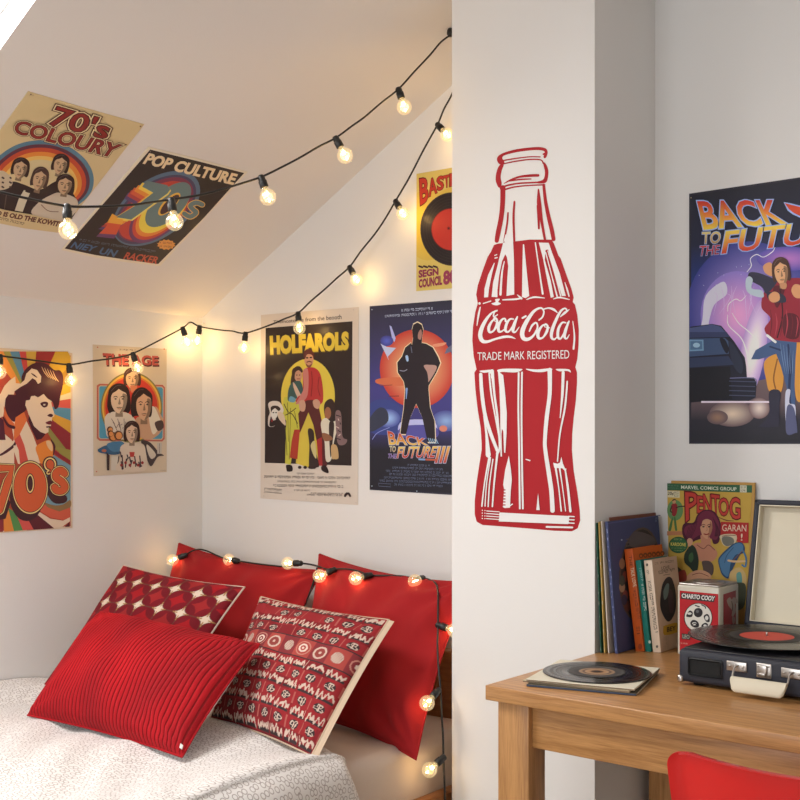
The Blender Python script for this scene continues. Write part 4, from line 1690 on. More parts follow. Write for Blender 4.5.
A.stroke(mp(fd, [(534, 134), (534, 290), (514, 450), (502, 600)]) + mp(fe, [(506, 210), (532, 380), (546, 480), (553, 604)]), [q * W6 for q in (30, 26, 27, 25, 26, 29, 29, 30)], WH)
st(fd, [(624, 150), (618, 300), (603, 452)], [20, 17, 5], WH)
st(fd, [(651, 210), (636, 380), (602, 560), (586, 742)], [10, 13, 10, 8], WH)
po(fe, [(557, 284), (586, 292), (602, 284), (612, 245), (622, 290), (636, 322), (646, 325), (640, 345), (618, 322), (585, 320), (564, 318)], WH)
st(fe, [(574, 318), (594, 450), (611, 606)], [14, 8, 10], WH)
st(fe, [(600, 320), (620, 450), (640, 606)], [12, 7, 7], WH)
st(fe, [(638, 334), (655, 450), (672, 608)], [10, 15, 16], WH)
st(fe, [(132, 240), (100, 420), (82, 574)], [12, 9, 10], WH)
st(fe, [(140, 250), (114, 420), (103, 574)], [8, 7, 7], WH)
st(fe, [(156, 262), (134, 420), (124, 576)], [8, 8, 9], WH)
st(fe, [(188, 200), (166, 400), (152, 576)], [16, 11, 10], WH)
po(fe, [(262, 238), (276, 330), (282, 400), (274, 480), (270, 584), (235, 587), (222, 580), (230, 460), (224, 430), (238, 330)], WH)
for k in range(6):
    st(fe, [(218, 466 + k * 20), (237, 466 + k * 20)], 8, RD)
st(fe, [(270, 572), (286, 560)], 7, WH)
st(fe, [(376, 262), (402, 270)], [6, 9], WH)
po(fe, [(457, 488), (468, 600), (445, 600)], WH)
po(fe, [(200, 616), (500, 632), (666, 640), (660, 694), (195, 676)], WH)
for k in range(4):
    st(fe, [(114, 606 + k * 17), (198, 612 + k * 17)], 6, WH)
    A.ring(*fe((86, 602 + k * 18)), 4 * W6, 4 * W6, WH, n=8)
    A.ring(*fe((103, 603 + k * 18)), 4 * W6, 4 * W6, WH, n=8)
for k in range(3):
    st(fe, [(660, 642 + k * 22), (698, 644 + k * 22)], 8, WH)
st(fe, [(514, 712), (686, 716)], 12, WH)
m.build('wall_decal', None, label='large red bottle decal with white script lettering on the pillar', category='wall decal')

# ================================================================= posters
NB, PB = Vector((0, -1, 0)), Vector((0, YB, 0))
NL, PL = Vector((1, 0, 0)), Vector((XL, 0, 0))
NS, PS = Vector((SL, 0, -1)), Vector((XL, 0, Z0))


def poster(n, p, tint, px, paper, mat=None):
    """sheet of paper standing 2 mm off its wall, ready to be printed on"""
    mb = MB()
    mat = mat or M_PRINT
    n = Vector(n).normalized()
    A = Art(mb, n, Vector(p), tint, mat, .0025)
    W = [hit(a, b, A.n, A.p) for a, b in px]
    k = len(W)
    top = [q + A.n * .0024 for q in W]
    bot = [q + A.n * .0004 for q in W]
    fl = [Vector(((q - A.p).dot(A.ex), (q - A.p).dot(A.ey), 0)) for q in W]
    tri = tessellate_polygon([fl])
    c = A.C(paper)
    mb.add(top, tri, mat, c)
    mb.add(bot, [t[::-1] for t in tri], mat, c)
    mb.add(top + bot, [(i, (i + 1) % k, k + (i + 1) % k, k + i) for i in range(k)], mat, c)
    return mb, A


def pins(A, pts, c=(150, 140, 130)):
    for p in pts:
        A.ring(p[0], p[1], 4, 4, c, n=8)


def fin(mb, label, group=None):
    a = np.array(mb.v)
    c = a.mean(0)
    return mb.build('poster', None, (float(c[0]), float(c[1]), float(a.min(0)[2])), label=label, category='poster')


# --- ceiling poster 1 -------------------------------------------------
T1 = (204, 180, 164)
mb, A = poster(NS, PS, T1, [(28, 91), (86, 108), (144, 124), (60, 232.5), (25, 228), (0, 223), (-55, 206)], (205, 165, 115))
A.F(0, 80, 5)
arc = [(-120, 560), (-60, 440), (0, 372), (80, 322), (170, 300), (270, 305), (360, 340), (430, 400), (465, 470), (462, 540), (430, 590), (380, 630)]
cx, cy = 195, 560
for k, c in ((1, (86, 110, 118)), (.925, (96, 48, 56)), (.86, (186, 66, 42)), (.78, (216, 120, 48)), (.70, (226, 166, 84)), (.63, (208, 170, 120))):
    A.poly([(cx + (x - cx) * k, cy + (y - cy) * k) for x, y in smooth_pts(arc, 5)] + [(200, 690), (-120, 620)], c, False)
SK, HRR, DK = (196, 148, 108), (52, 32, 28), (50, 34, 32)
A.poly([(-60, 500), (0, 540), (60, 505), (120, 520), (200, 545), (300, 500), (380, 590), (384, 640), (330, 700), (150, 668), (0, 640), (-80, 600)], DK, True)
A.poly([(-40, 470), (10, 450), (50, 480), (60, 520), (20, 545), (-40, 540)], (196, 160, 125), True)
for k in range(16):
    A.ring(-20 + (k * 37) % 75, 465 + (k * 23) % 70, 5, 5, (70, 48, 42), n=6)
A.head(100, 440, 92, 100, SK, HRR, 12, .0)
A.poly([(255, 570), (300, 560), (380, 590), (380, 650), (310, 700), (160, 668), (190, 610)], (196, 164, 136), True)
A.stroke([(205, 620), (240, 650), (290, 655)], 4, (120, 84, 66))
A.head(300, 420, 88, 98, SK, HRR, 14, .0)
A.poly([(118, 546), (152, 552), (128, 610), (112, 655), (72, 648), (92, 590)], (206, 176, 142))
A.poly([(128, 540), (150, 552), (160, 545), (158, 562), (140, 560), (124, 553)], DK)
A.head(196, 492, 88, 112, SK, (70, 46, 38), 14)
A.head(322, 520, 96, 96, SK, HRR, 8, .06)
A.stroke([(30, 570), (20, 640)], 5, (90, 66, 56))
A.poly([(-100, 622), (0, 642), (150, 668), (318, 702), (300, 760), (-100, 680)], (205, 165, 115))
A.text('AND IS OLD THE KOWIT', [(-60, 640), (298, 704), (288, 726), (-66, 660)], (96, 48, 38), .055)
A.scribble([(-40, 668), (122, 708), (118, 722), (-44, 682)], (84, 52, 44), 30, 4)
RDK, RD1 = (70, 30, 28), (134, 40, 34)
for s, q in (("70's", [(286, 128), (560, 208), (524, 288), (240, 214)]), ('COLOURY', [(88, 196), (604, 320), (560, 380), (66, 256)])):
    A.text(s, q, RDK, .10)
    A.text(s, q, (222, 182, 132), .075)
    A.text(s, q, RDK, .042)
    A.text(s, q, RD1, .014)
A.scribble([(146, 66), (168, 68), (168, 74), (146, 72)], (150, 112, 76), 4, 2)
pins(A, [(152, 66), (700, 226)], (120, 80, 60))
fin(mb, "tan ceiling poster reading 70's COLOURY over a rainbow arch and four people")

# --- ceiling poster 2 -------------------------------------------------
mb, A = poster(NS, PS, T1, [(148, 146.5), (196, 158), (247.5, 171.7), (160, 265.5), (128, 262), (95, 257), (61, 249.5)], (222, 190, 158))
A.F(0, 0, 1)
A.poly([(150, 149), (197, 160.5), (244, 172.5), (204, 217), (158, 263.5), (128, 259.5), (95, 254.5), (64.5, 248)], (50, 36, 33))
ct = (155, 210)
for rx, ry, c, dx, dy in ((50, 29, (88, 98, 110), 1, -1), (47, 26, (76, 60, 80), 0, 0), (44, 24, (124, 50, 66), 0, 0), (41, 21, (190, 62, 48), -1, 1)):
    A.ring(155 + dx, 209 + dy, rx, ry, c, -36, n=48)
seven = [(142, 186), (146, 180), (167, 184.5), (170, 189), (167, 193), (131, 219), (116, 216.5), (140, 202), (153, 192)]
for dx, dy, c in ((-18, 12, (90, 60, 92)), (-15, 9.5, (176, 58, 52)), (-12, 7, (206, 82, 48)), (-8, 4.5, (222, 126, 48)), (-4, 2, (232, 178, 66))):
    A.poly([(x + dx, y + dy) for x, y in seven], c)
A.poly([(112, 213), (123, 219), (116, 234), (99, 233), (106, 226)], (206, 78, 48))
A.poly([(112, 213), (123, 219), (122, 224), (107, 222)], (226, 146, 52))
A.poly([(99, 233), (116, 234), (114, 238), (96, 236)], (108, 60, 88))
for dx, dy, c, rx, ry in ((-7, 8, (112, 56, 84), 37, 19), (-5.5, 6.5, (196, 64, 46), 35, 17.5), (-4, 5, (222, 120, 46), 33, 16), (-2.3, 3, (236, 186, 66), 31, 15)):
    A.ring(166 + dx, 206 + dy, rx, ry, c, -42, n=40)
A.ring(168, 204, 29, 14, (104, 112, 104), -44, n=40)
A.ring(169, 203.5, 15, 5.6, (224, 160, 62), -46, n=30)
A.ring(169.5, 203.8, 13, 4.3, (70, 40, 40), -46, n=30)
A.poly([(x + .9, y + 1.2) for x, y in seven], (236, 190, 90))
A.poly(seven, (104, 112, 104))
for w, c in ((8, (226, 160, 72)), (6, (104, 112, 104))):
    A.stroke([(202, 204), (196, 202), (190, 205), (193, 209), (196, 212), (190, 216), (184, 213)], w * .75, c)
A.F(130, 145, 6.667)
A.text('POP CULTURE', [(128, 54), (714, 194), (684, 258), (88, 116)], (226, 182, 136), .045)
A.F(60, 145, 6.667)
A.scribble([(132, 620), (640, 700), (634, 716), (122, 634)], (96, 92, 96), 62, 5)
A.text('NIEY', [(98, 642), (246, 672), (216, 706), (68, 678)], (74, 90, 112), .03)
A.text('UN', [(282, 680), (386, 700), (358, 740), (256, 718)], (74, 90, 112), .03)
A.text('RACKER', [(446, 712), (662, 744), (640, 788), (422, 752)], (186, 76, 52), .03)
A.F(130, 145, 6.667)
star = []
for k in range(24):
    a = k * math.pi / 12
    r = 1 if k % 2 else .82
    star.append((240 + 64 * r * math.cos(a), 660 + 36 * r * math.sin(a)))
A.poly(star, (214, 132, 60))
A.scribble([(200, 640), (280, 645), (280, 656), (200, 651)], (130, 60, 40), 9, 2)
A.scribble([(198, 664), (278, 669), (278, 680), (198, 675)], (130, 60, 40), 9, 3)
pins(A, [(134, 40)], (140, 110, 90))
fin(mb, "dark ceiling poster reading POP CULTURE with a rainbow 70s")

# --- left wall: woman and 70's ---------------------------------------
T2 = (214, 192, 176)
mb, A = poster(NL, PL, T2, [(-22, 346.3), (72, 353), (72, 528), (-22, 534.6)], (214, 176, 142))
A.F(0, 340, 8)
L0, R0 = -150, 562


def ty(x): return 90 + (x - 0) * .055


def by(x): return 1528 - (x * .055)


ctr = (250, 520)
edge = [((-150, 1000), (-150, 82), None)]


def ray_to(a):
    """edge of the printed area in direction a (degrees, 0 right, clockwise down)"""
    dx, dy = math.cos(math.radians(a)), math.sin(math.radians(a))
    ts = []
    if dx > 1e-6:
        ts.append((R0 - ctr[0]) / dx)
    if dx < -1e-6:
        ts.append((L0 - ctr[0]) / dx)
    if dy < -1e-6:
        ts.append((92 - ctr[1]) / dy)
    if dy > 1e-6:
        ts.append((1500 - ctr[1]) / dy)
    t = min(ts)
    return (ctr[0] + dx * t, ctr[1] + dy * t)


A.poly([(L0, 84), (0, 90), (R0, 124), (R0, 1488), (0, 1528), (L0, 1538)], (172, 66, 44))
rays = [(-150, -128, (160, 60, 44)), (-128, -118, (222, 130, 56)), (-118, -112, (150, 130, 60)), (-112, -103, (90, 124, 140)), (-103, -96, (196, 66, 56)), (-96, -85, (204, 148, 56)),
        (-85, -66, (152, 44, 40)), (-66, -46, (204, 146, 44)), (-46, -32, (176, 120, 44)), (-32, -18, (228, 160, 50)), (-18, -9, (220, 188, 140)), (-9, 5, (206, 82, 66)), (5, 22, (92, 132, 146)), (22, 36, (214, 144, 50)),
        (36, 52, (140, 42, 44)), (52, 60, (140, 120, 60))]
for a0, a1, c in rays:
    p = [ctr]
    for k in range(5):
        p.append(ray_to(a0 + (a1 - a0) * k / 4))
    A.poly(p, c)
A.F(0, 440, 8)
A.poly([(330, 30), (562, 80), (562, 160), (430, 70)], (148, 126, 58))
A.poly([(430, 80), (562, 165), (562, 205), (430, 110)], (140, 40, 42))
A.poly([(420, 115), (562, 205), (562, 560), (300, 560), (300, 300)], (116, 138, 140))
A.poly([(300, 480), (420, 520), (500, 515), (558, 480), (558, 540), (470, 570), (380, 540), (300, 500)], (140, 100, 60), True)
A.poly([(280, 440), (380, 540), (470, 572), (558, 540), (558, 620), (500, 640), (400, 620), (300, 560)], (204, 84, 58))
A.poly([(240, 560), (320, 580), (400, 630), (500, 645), (556, 618), (556, 650), (500, 690), (430, 705), (330, 670), (250, 610)], (222, 180, 146))
A.poly([(200, 590), (300, 600), (430, 706), (210, 722)], (92, 34, 38))
A.poly([(110, 560), (200, 600), (266, 716), (180, 722)], (206, 78, 66))
A.poly([(60, 540), (120, 580), (180, 722), (108, 728)], (84, 122, 62))
A.poly([(20, 560), (60, 540), (108, 728), (30, 734)], (218, 122, 50))
A.poly([(-150, 560), (30, 560), (20, 734), (-150, 744)], (132, 44, 46))
A.poly([(515, 695), (552, 655), (554, 694)], (92, 30, 36))
# figure
CR, HA = (226, 184, 148), (72, 28, 36)
A.poly([(-150, 100), (0, 60), (60, 30), (110, 0), (110, 200), (-150, 210)], CR)
A.poly([(-150, -60), (20, -60), (90, 0), (100, 40), (50, 90), (0, 130), (-150, 150)], CR)
A.stroke([(0, 120), (50, 90), (110, 40), (130, -20)], [16, 22, 20, 8], HA)
A.poly([(80, -160), (200, -170), (260, -40), (340, 180), (250, 200), (140, 190), (105, 80), (105, -20)], CR)
A.poly([(110, -110), (150, -60), (190, 40), (228, 190), (156, 190), (146, 80), (106, -10)], (202, 74, 58))
A.poly([(282, 60), (330, 20), (400, 0), (425, 60), (415, 140), (330, 190), (300, 130)], (222, 120, 48), True)
A.stroke([(405, 0), (430, 50), (422, 120)], [10, 18, 6], HA)
A.poly([(365, 10), (400, 10), (416, 50), (412, 90), (380, 60)], (226, 172, 120), True)
A.F(0, 340, 8)
A.poly([(165, 350), (170, 290), (200, 235), (250, 195), (310, 178), (375, 195), (430, 240), (478, 245), (502, 300), (496, 380), (480, 440), (464, 530), (434, 552), (418, 500), (380, 470), (330, 450), (280, 470), (240, 500), (205, 560), (160, 600), (112, 655), (62, 610), (38, 540), (38, 470), (60, 436), (120, 440), (112, 400), (130, 370)], HA, True)
A.poly([(245, 450), (275, 446), (300, 460), (345, 432), (376, 468), (404, 490), (412, 530), (432, 592), (428, 612), (412, 620), (410, 650), (402, 690), (384, 705), (384, 736), (360, 750), (318, 735), (268, 690), (232, 620), (214, 560), (198, 520), (204, 484), (234, 480)], CR)
A.poly([(228, 600), (268, 690), (318, 736), (360, 752), (330, 790), (290, 800), (250, 720), (222, 640)], HA)
A.poly([(-150, 560), (0, 430), (30, 370), (70, 325), (118, 292), (122, 345), (160, 350), (192, 320), (206, 270), (250, 228), (292, 240), (326, 290), (322, 338), (300, 352), (280, 320), (255, 306), (210, 350), (160, 376), (112, 410), (108, 436), (62, 436), (40, 470), (22, 610), (0, 620), (-150, 640)], CR)
A.stroke([(248, 268), (268, 282), (292, 300)], [6, 12, 5], HA)
for k in range(5):
    A.stroke([(330 + k * 22, 215 + k * 8), (352 + k * 22, 260 + k * 10), (384 + k * 20, 300 + k * 8)], [3, 7, 3], (206, 150, 108))
A.poly([(120, 620), (188, 575), (212, 640), (150, 760), (108, 800), (108, 700)], (218, 104, 52))
A.poly([(25, 530), (60, 610), (110, 670), (110, 695), (70, 680), (28, 600)], (214, 96, 50))
A.stroke([(22, 620), (60, 680), (106, 700)], [10, 22, 26], HA)
A.poly([(-150, 640), (0, 622), (24, 640), (40, 800), (-150, 800)], (86, 34, 44))
A.poly([(318, 510), (345, 494), (378, 500), (374, 530), (345, 540)], HA, True)
A.ring(350, 518, 10, 7, (206, 180, 150), n=8)
A.poly([(374, 604), (398, 590), (420, 600), (410, 616), (390, 614)], HA, True)
A.poly([(360, 660), (400, 645), (410, 660), (404, 676), (376, 674)], (110, 36, 40), True)
A.stroke([(370, 696), (396, 694)], 12, HA)
# lettering
A.F(0, 440, 8)
OR, YL, SD = (204, 84, 46), (230, 186, 112), (68, 34, 36)
for dx, dy in ((-26, 52), (-14, 28)):
    A.ring(235 + dx, 395 + dy, 136, 202, SD)
A.stroke([(500, 470), (440, 470), (395, 400)], 70, SD)
A.stroke([(395, 300), (400, 400)], 50, SD)
A.poly([(-150, 300), (20, 420), (80, 500), (40, 630), (-150, 660)], SD)
for w, c in ((92, SD), (80, YL), (66, SD), (56, OR)):
    A.stroke([(-60, 225), (90, 225), (60, 330), (-10, 560)], w, c, sm=False)
for k, c in ((1.07, SD), (1.035, YL), (.985, SD), (.955, OR)):
    A.ring(236, 380, 136 * k, 204 * k, c, n=48)
for rx, ry, c in ((36, 82, SD), (30, 74, YL), (22, 62, SD)):
    A.ring(236, 348, rx, ry, c)
for w, c in ((26, SD), (15, YL), (4, SD), (-4, OR)):
    A.ring(395, 195, 34 + w, 40 + w, c)
    A.stroke([(412, 210), (404, 245), (380, 262)], [30 + w * 1.6, 20 + w * 1.6, 6 + w * 1.6], c)
for w, c in ((88, SD), (76, YL), (64, SD), (56, OR)):
    A.stroke([(508, 268), (480, 244), (446, 262), (444, 300), (490, 336), (512, 376), (488, 406), (448, 402), (432, 380)], w, c)
fin(mb, "left wall poster of a woman's profile over sun rays with big orange 70's")

# --- left wall: band poster ------------------------------------------
mb, A = poster(NL, PL, T2, [(92.5, 344.5), (166.3, 349), (166.3, 472), (93.5, 476)], (208, 174, 142))
A.F(88, 340, 5.714)
A.scribble([(180, 50), (270, 55), (270, 64), (180, 59)], (80, 50, 44), 16, 3)
for dx, dy, c in ((4, 8, (88, 38, 40)), (0, 0, (186, 74, 62))):
    A.text('THE AGE', [(84 + dx, 78 + dy), (398 + dx, 94 + dy), (398 + dx, 142 + dy), (86 + dx, 140 + dy)], c, .05 if dx else .035)
RB, BL = (186, 92, 74), (82, 136, 152)
A.poly([(48, 260), (64, 250), (424, 256), (438, 270), (436, 566), (422, 580), (64, 576), (48, 562)], RB, False)
A.poly([(58, 268), (68, 260), (420, 266), (430, 276), (428, 558), (418, 570), (68, 566), (58, 556)], (200, 168, 130))
A.poly([(62, 272), (70, 264), (418, 270), (426, 280), (424, 555), (416, 565), (70, 562), (62, 552)], BL)
for k, c in ((1, (128, 110, 60)), (.955, (222, 160, 62)), (.90, (206, 108, 44)), (.85, (198, 54, 38))):
    A.ring(246, 385, 176 * k, 202 * k, c, n=48)
HB = (48, 28, 26)
A.head(250, 222, 100, 112, (214, 158, 116), (74, 42, 34))
A.poly([(238, 262), (278, 262), (276, 300), (244, 300)], (200, 110, 72))
A.poly([(95, 440), (140, 410), (230, 420), (275, 480), (240, 560), (120, 560), (98, 510)], (214, 184, 158), True)
A.head(174, 340, 128, 160, (216, 172, 138), HB, 0, .08)
A.poly([(270, 450), (330, 430), (380, 380), (410, 420), (430, 480), (400, 540), (340, 570), (280, 540)], (196, 140, 104), True)
A.poly([(345, 400), (372, 380), (400, 430), (412, 480), (372, 540), (350, 480)], (222, 192, 162), True)
A.head(302, 372, 120, 176, (208, 150, 112), HB, 0, .02, side=1.6)
for k in range(12):
    A.stroke([(130 + k * 9, 450 + (k % 4) * 18), (150 + k * 7, 480 + (k % 3) * 20)], 3, (110, 84, 78), sm=False)
A.poly([(380, 470), (420, 460), (428, 500), (400, 520), (384, 500)], (84, 60, 52), True)
A.poly([(60, 620), (110, 600), (180, 612), (190, 640), (150, 656), (70, 645), (52, 632)], (56, 84, 108), True)
A.poly([(110, 590), (190, 580), (205, 620), (150, 640), (115, 620)], (74, 110, 134), True)
A.ring(88, 632, 14, 9, (170, 96, 70))
for x, y, r in ((122, 512, 18), (138, 552, 26), (170, 545, 26), (125, 535, 18)):
    A.ring(x, y, r, r * 1.05, (92, 52, 36), n=12)
    A.ring(x + 3, y + 2, r * .7, r * .8, (210, 128, 70), n=12)
A.poly([(102, 640), (120, 660), (118, 745), (104, 745)], (66, 46, 44))
A.poly([(130, 660), (170, 660), (162, 745), (128, 745)], (206, 180, 156))
A.stroke([(172, 665), (162, 740)], 5, (66, 46, 44), sm=False)
A.poly([(300, 575), (350, 585), (400, 640), (430, 660), (395, 668), (360, 720), (340, 700), (320, 640)], (70, 52, 50), True)
A.poly([(330, 600), (350, 610), (384, 655), (360, 680), (340, 650)], (206, 176, 150), True)
A.poly([(390, 588), (418, 588), (416, 650), (392, 650)], (190, 168, 150))
A.stroke([(404, 592), (404, 645)], 3, (120, 100, 92), sm=False)
A.poly([(190, 600), (300, 590), (326, 640), (322, 745), (160, 745), (178, 680)], (212, 178, 150), True)
A.head(246, 530, 92, 120, (216, 168, 134), (60, 32, 28), 0, .04)
A.poly([(232, 640), (262, 640), (258, 668), (236, 668)], (190, 62, 52))
for k in range(14):
    A.stroke([(180 + (k * 53) % 130, 640 + (k * 29) % 90), (186 + (k * 53) % 130, 668 + (k * 29) % 74)], 7, (70, 48, 50), sm=False)
for k in range(6):
    A.ring(186 + k * 24, 715 - (k % 2) * 14, 8, 9, (150, 50, 46), n=8)
A.scribble([(408, 742), (440, 744), (440, 749), (408, 747)], (130, 100, 84), 8, 2)
pins(A, [(44, 752), (50, 42), (430, 52)], (190, 90, 70))
fin(mb, 'tan left wall poster reading THE AGE above a band on a red disc')

# --- back wall: tall dark and yellow film poster ----------------------
T3 = (226, 208, 192)
mb, A = poster(NB, PB, T3, [(261.3, 315), (359, 307), (358.2, 505), (260.8, 498.3)], (226, 198, 172))
A.F(255, 300, 7.273)
A.poly([(80, 204), (712, 155), (705, 1205), (74, 1184)], (50, 37, 34))
A.text('Themostories from the beooth', [(136, 150), (632, 106), (632, 138), (136, 172)], (60, 44, 40), .012)
YY = (228, 186, 58)
for dx, dy, c, of in ((3, 5, (120, 88, 30), .07), (0, 0, YY, .065)):
    A.text('HOLFAROLS', [(116 + dx, 272 + dy), (678 + dx, 240 + dy), (678 + dx, 352 + dy), (120 + dx, 388 + dy)], c, of)
A.ring(388, 700, 196, 272, (230, 192, 68), n=56)


def h2(pts): return [(x, y + 727.3) for x, y in pts]


# lower flare of yellow
A.poly(h2([(330, 0), (470, -10), (480, 470), (420, 480), (400, 495), (300, 460), (320, 200)]), (222, 184, 66))
# woman in yellow skirt
A.poly(h2([(215, -20), (320, -30), (330, 60), (332, 215), (285, 330), (262, 470), (222, 462), (226, 300), (232, 150), (180, 100), (200, 70)]), (206, 186, 66))
for a, b in (((240, 20), (246, 300)), ((262, 60), (252, 430)), ((290, 80), (312, 200)), ((225, 200), (236, 400))):
    A.stroke(h2([a, b]), 5, (120, 110, 40), sm=False)
A.stroke(h2([(215, 30), (250, 90), (300, 60)]), 6, (50, 38, 34))
A.stroke(h2([(225, 110), (270, 100), (312, 170)]), 6, (50, 38, 34))
A.ring(300, 580, 36, 100, (66, 42, 36), 8)
A.ring(318, 552, 28, 42, (206, 144, 108))
A.poly([(272, 520), (290, 492), (325, 482), (350, 510), (345, 530), (322, 512), (296, 530), (290, 590), (276, 600)], (62, 38, 34), True)
for x in (308, 328):
    A.ring(x, 546, 6, 4, (60, 34, 30), n=8)
A.stroke([(310, 574), (330, 574)], 6, (150, 60, 50), sm=False)
A.poly([(250, 640), (275, 600), (330, 590), (352, 640), (350, 690), (300, 720), (246, 735), (242, 690)], (62, 86, 78), True)
A.poly([(280, 600), (300, 620), (338, 690), (352, 700), (345, 730), (318, 718), (288, 650)], (212, 168, 136), True)
A.poly([(262, 700), (300, 720), (286, 745), (250, 735)], (110, 150, 160), True)
# man in a red shirt
A.poly(h2([(375, -10), (470, -10), (470, 60), (500, 200), (520, 330), (528, 480), (470, 478), (452, 300), (428, 180), (392, 90), (352, 190), (330, 240), (318, 100)]), (94, 40, 38))
A.poly(h2([(452, 290), (490, 270), (494, 478), (466, 478)]), (166, 46, 44))
A.poly(h2([(290, 215), (330, 215), (312, 430), (256, 420), (270, 300)]), (178, 58, 40))
A.poly([(366, 500), (400, 490), (440, 495), (475, 530), (492, 600), (500, 680), (496, 740), (470, 760), (440, 730), (380, 730), (360, 745), (300, 740), (320, 700), (350, 680), (352, 600), (350, 530)], (186, 50, 48), True)
A.poly([(352, 520), (388, 505), (392, 640), (372, 720), (300, 760), (330, 700), (358, 640)], (206, 120, 104), True)
A.stroke([(415, 520), (420, 600), (412, 700)], 5, (120, 28, 32))
A.stroke([(470, 560), (462, 640), (478, 700)], 5, (120, 28, 32))
A.poly([(425, 735), (455, 722), (478, 748), (465, 790), (435, 780)], (208, 150, 118), True)
A.poly([(325, 740), (360, 730), (372, 770), (360, 810), (330, 800)], (208, 150, 118), True)
A.ring(396, 430, 34, 56, (206, 142, 104))
A.poly([(362, 430), (358, 385), (380, 358), (412, 362), (434, 392), (430, 430), (418, 400), (384, 396), (372, 420)], (96, 40, 34), True)
A.stroke([(379, 421), (388, 421)], 11, (58, 34, 32), sm=False)
A.stroke([(406, 419), (415, 418)], 11, (58, 34, 32), sm=False)
A.stroke([(382, 452), (398, 447), (414, 452)], 9, (110, 56, 44))
A.poly([(374, 462), (396, 476), (420, 460), (412, 484), (396, 492), (380, 484)], (130, 72, 54), True)
A.poly(h2([(232, 472), (272, 476), (276, 515), (240, 520), (232, 500)]), (44, 30, 28), True)
A.poly(h2([(488, 482), (520, 478), (540, 520), (528, 532), (490, 512)]), (44, 30, 28), True)
# side heads
A.poly(h2([(100, 30), (130, 8), (180, 14), (210, 60), (205, 95), (160, 110), (150, 185), (104, 190), (100, 130), (112, 90)]), (226, 200, 176), True)
A.poly(h2([(118, 60), (135, 42), (170, 44), (190, 64), (176, 80), (150, 60), (130, 80), (126, 110)]), (50, 36, 34), True)
A.ring(146, 100 + 727, 24, 34, (232, 212, 190))
A.ring(138, 92 + 727, 7, 5, (50, 36, 34), n=8)
A.ring(158, 92 + 727, 7, 5, (50, 36, 34), n=8)
A.poly(h2([(120, 120), (135, 148), (158, 145), (150, 185), (110, 188)]), (50, 36, 34), True)
A.ring(128, 150 + 727, 8, 12, (150, 40, 40), n=8)
A.poly(h2([(170, 90), (210, 100), (228, 185), (180, 140)]), (222, 186, 150), True)
A.poly(h2([(505, 60), (520, 10), (560, -8), (585, 30), (580, 90), (560, 140), (520, 140)]), (60, 40, 36), True)
A.ring(534, 95 + 727, 24, 44, (164, 100, 66))
A.poly(h2([(485, 160), (520, 130), (560, 160), (600, 150), (605, 200), (580, 300), (560, 430), (520, 440), (510, 300), (490, 230)]), (228, 204, 172), True)
A.poly(h2([(545, 165), (580, 170), (570, 300), (555, 420), (545, 300)]), (60, 42, 38), True)
A.poly(h2([(560, 330), (600, 335), (612, 420), (580, 430), (562, 420)]), (206, 156, 100), True)
A.poly(h2([(495, 240), (540, 250), (570, 285), (520, 300), (496, 275)]), (150, 94, 62), True)
A.poly(h2([(590, 90), (630, 95), (640, 260), (675, 290), (655, 325), (610, 320), (596, 240)]), (136, 100, 92), True)
for k in range(7):
    A.stroke(h2([(596 + (k % 3) * 14, 110 + k * 28), (626 - (k % 2) * 12, 120 + k * 28)]), 7, (216, 176, 156) if k % 2 else (60, 44, 44), sm=False)
A.poly(h2([(390, 215), (430, 225), (440, 340), (470, 470), (455, 490), (400, 490), (400, 330)]), (60, 42, 38), True)
A.poly(h2([(410, 330), (440, 300), (452, 420), (430, 400)]), (216, 184, 120), True)
for x in (330, 370, 405, 435):
    A.ring(x, 490 + 727, 14, 12, (56, 38, 34), n=8)
# credits
for k, (x0, x1, y0, y1, n_) in enumerate(((310, 445, 528, 534, 24), (72, 706, 548, 572, 90), (170, 598, 585, 604, 66), (140, 648, 612, 640, 80), (290, 405, 650, 654, 22), (412, 646, 672, 680, 44), (384, 640, 684, 692, 46))):
    s_ = (x1 - x0) * .028
    A.scribble(h2([(x0, y0), (x1, y0 + s_ * .6), (x1, y0 + s_ * .6 + 12 + (6 if k in (1, 3) else 0)), (x0, y0 + 12 + (6 if k in (1, 3) else 0))]), (96, 78, 70), n_, 20 + k)
A.stroke(h2([(76, 640), (200, 650), (200, 680), (76, 668), (76, 640)]), 3, (96, 78, 70), sm=False)
A.scribble(h2([(82, 646), (194, 655), (194, 662), (82, 653)]), (80, 64, 58), 20, 31)
A.scribble(h2([(82, 662), (194, 670), (194, 674), (82, 666)]), (80, 64, 58), 26, 32)
A.ring(678, 702 + 727, 26, 30, (56, 40, 36), inner=.45, a0=180, a1=360)
A.poly(h2([(652, 702), (668, 672), (690, 672), (706, 702), (694, 706), (680, 684), (664, 706)]), (56, 40, 36))
A.ring(73, 70 + 1330, 3, 3, (170, 140, 120), n=6)
pins(A, [(722, 72), (70, 1425), (378, 1448), (740, 1475)], (200, 176, 156))
fin(mb, 'tall cream-edged back wall poster reading HOLFAROLS, people before a yellow oval')

# --- back wall: dark poster with red disc and standing figure ---------
mb, A = poster(NB, PB, T3, [(370, 306.3), (464, 299.2), (464, 495.6), (370, 489.8)], (58, 52, 62))
A.F(365, 295, 7.622)
A.clip = [(370.6, 306.9), (463.5, 299.9), (463.5, 494.9), (370.6, 489.2)]


def dk(q):
    y = q[1]
    if y < 700:
        t = y / 700
        a, b = (52, 48, 56), (74, 66, 126)
    elif y < 1000:
        t = (y - 700) / 300
        a, b = (74, 66, 126), (70, 62, 116)
    else:
        t = min(1, (y - 1000) / 180)
        a, b = (70, 62, 116), (40, 36, 42)
    return tuple(p * (1 - t) + s * t for p, s in zip(a, b))


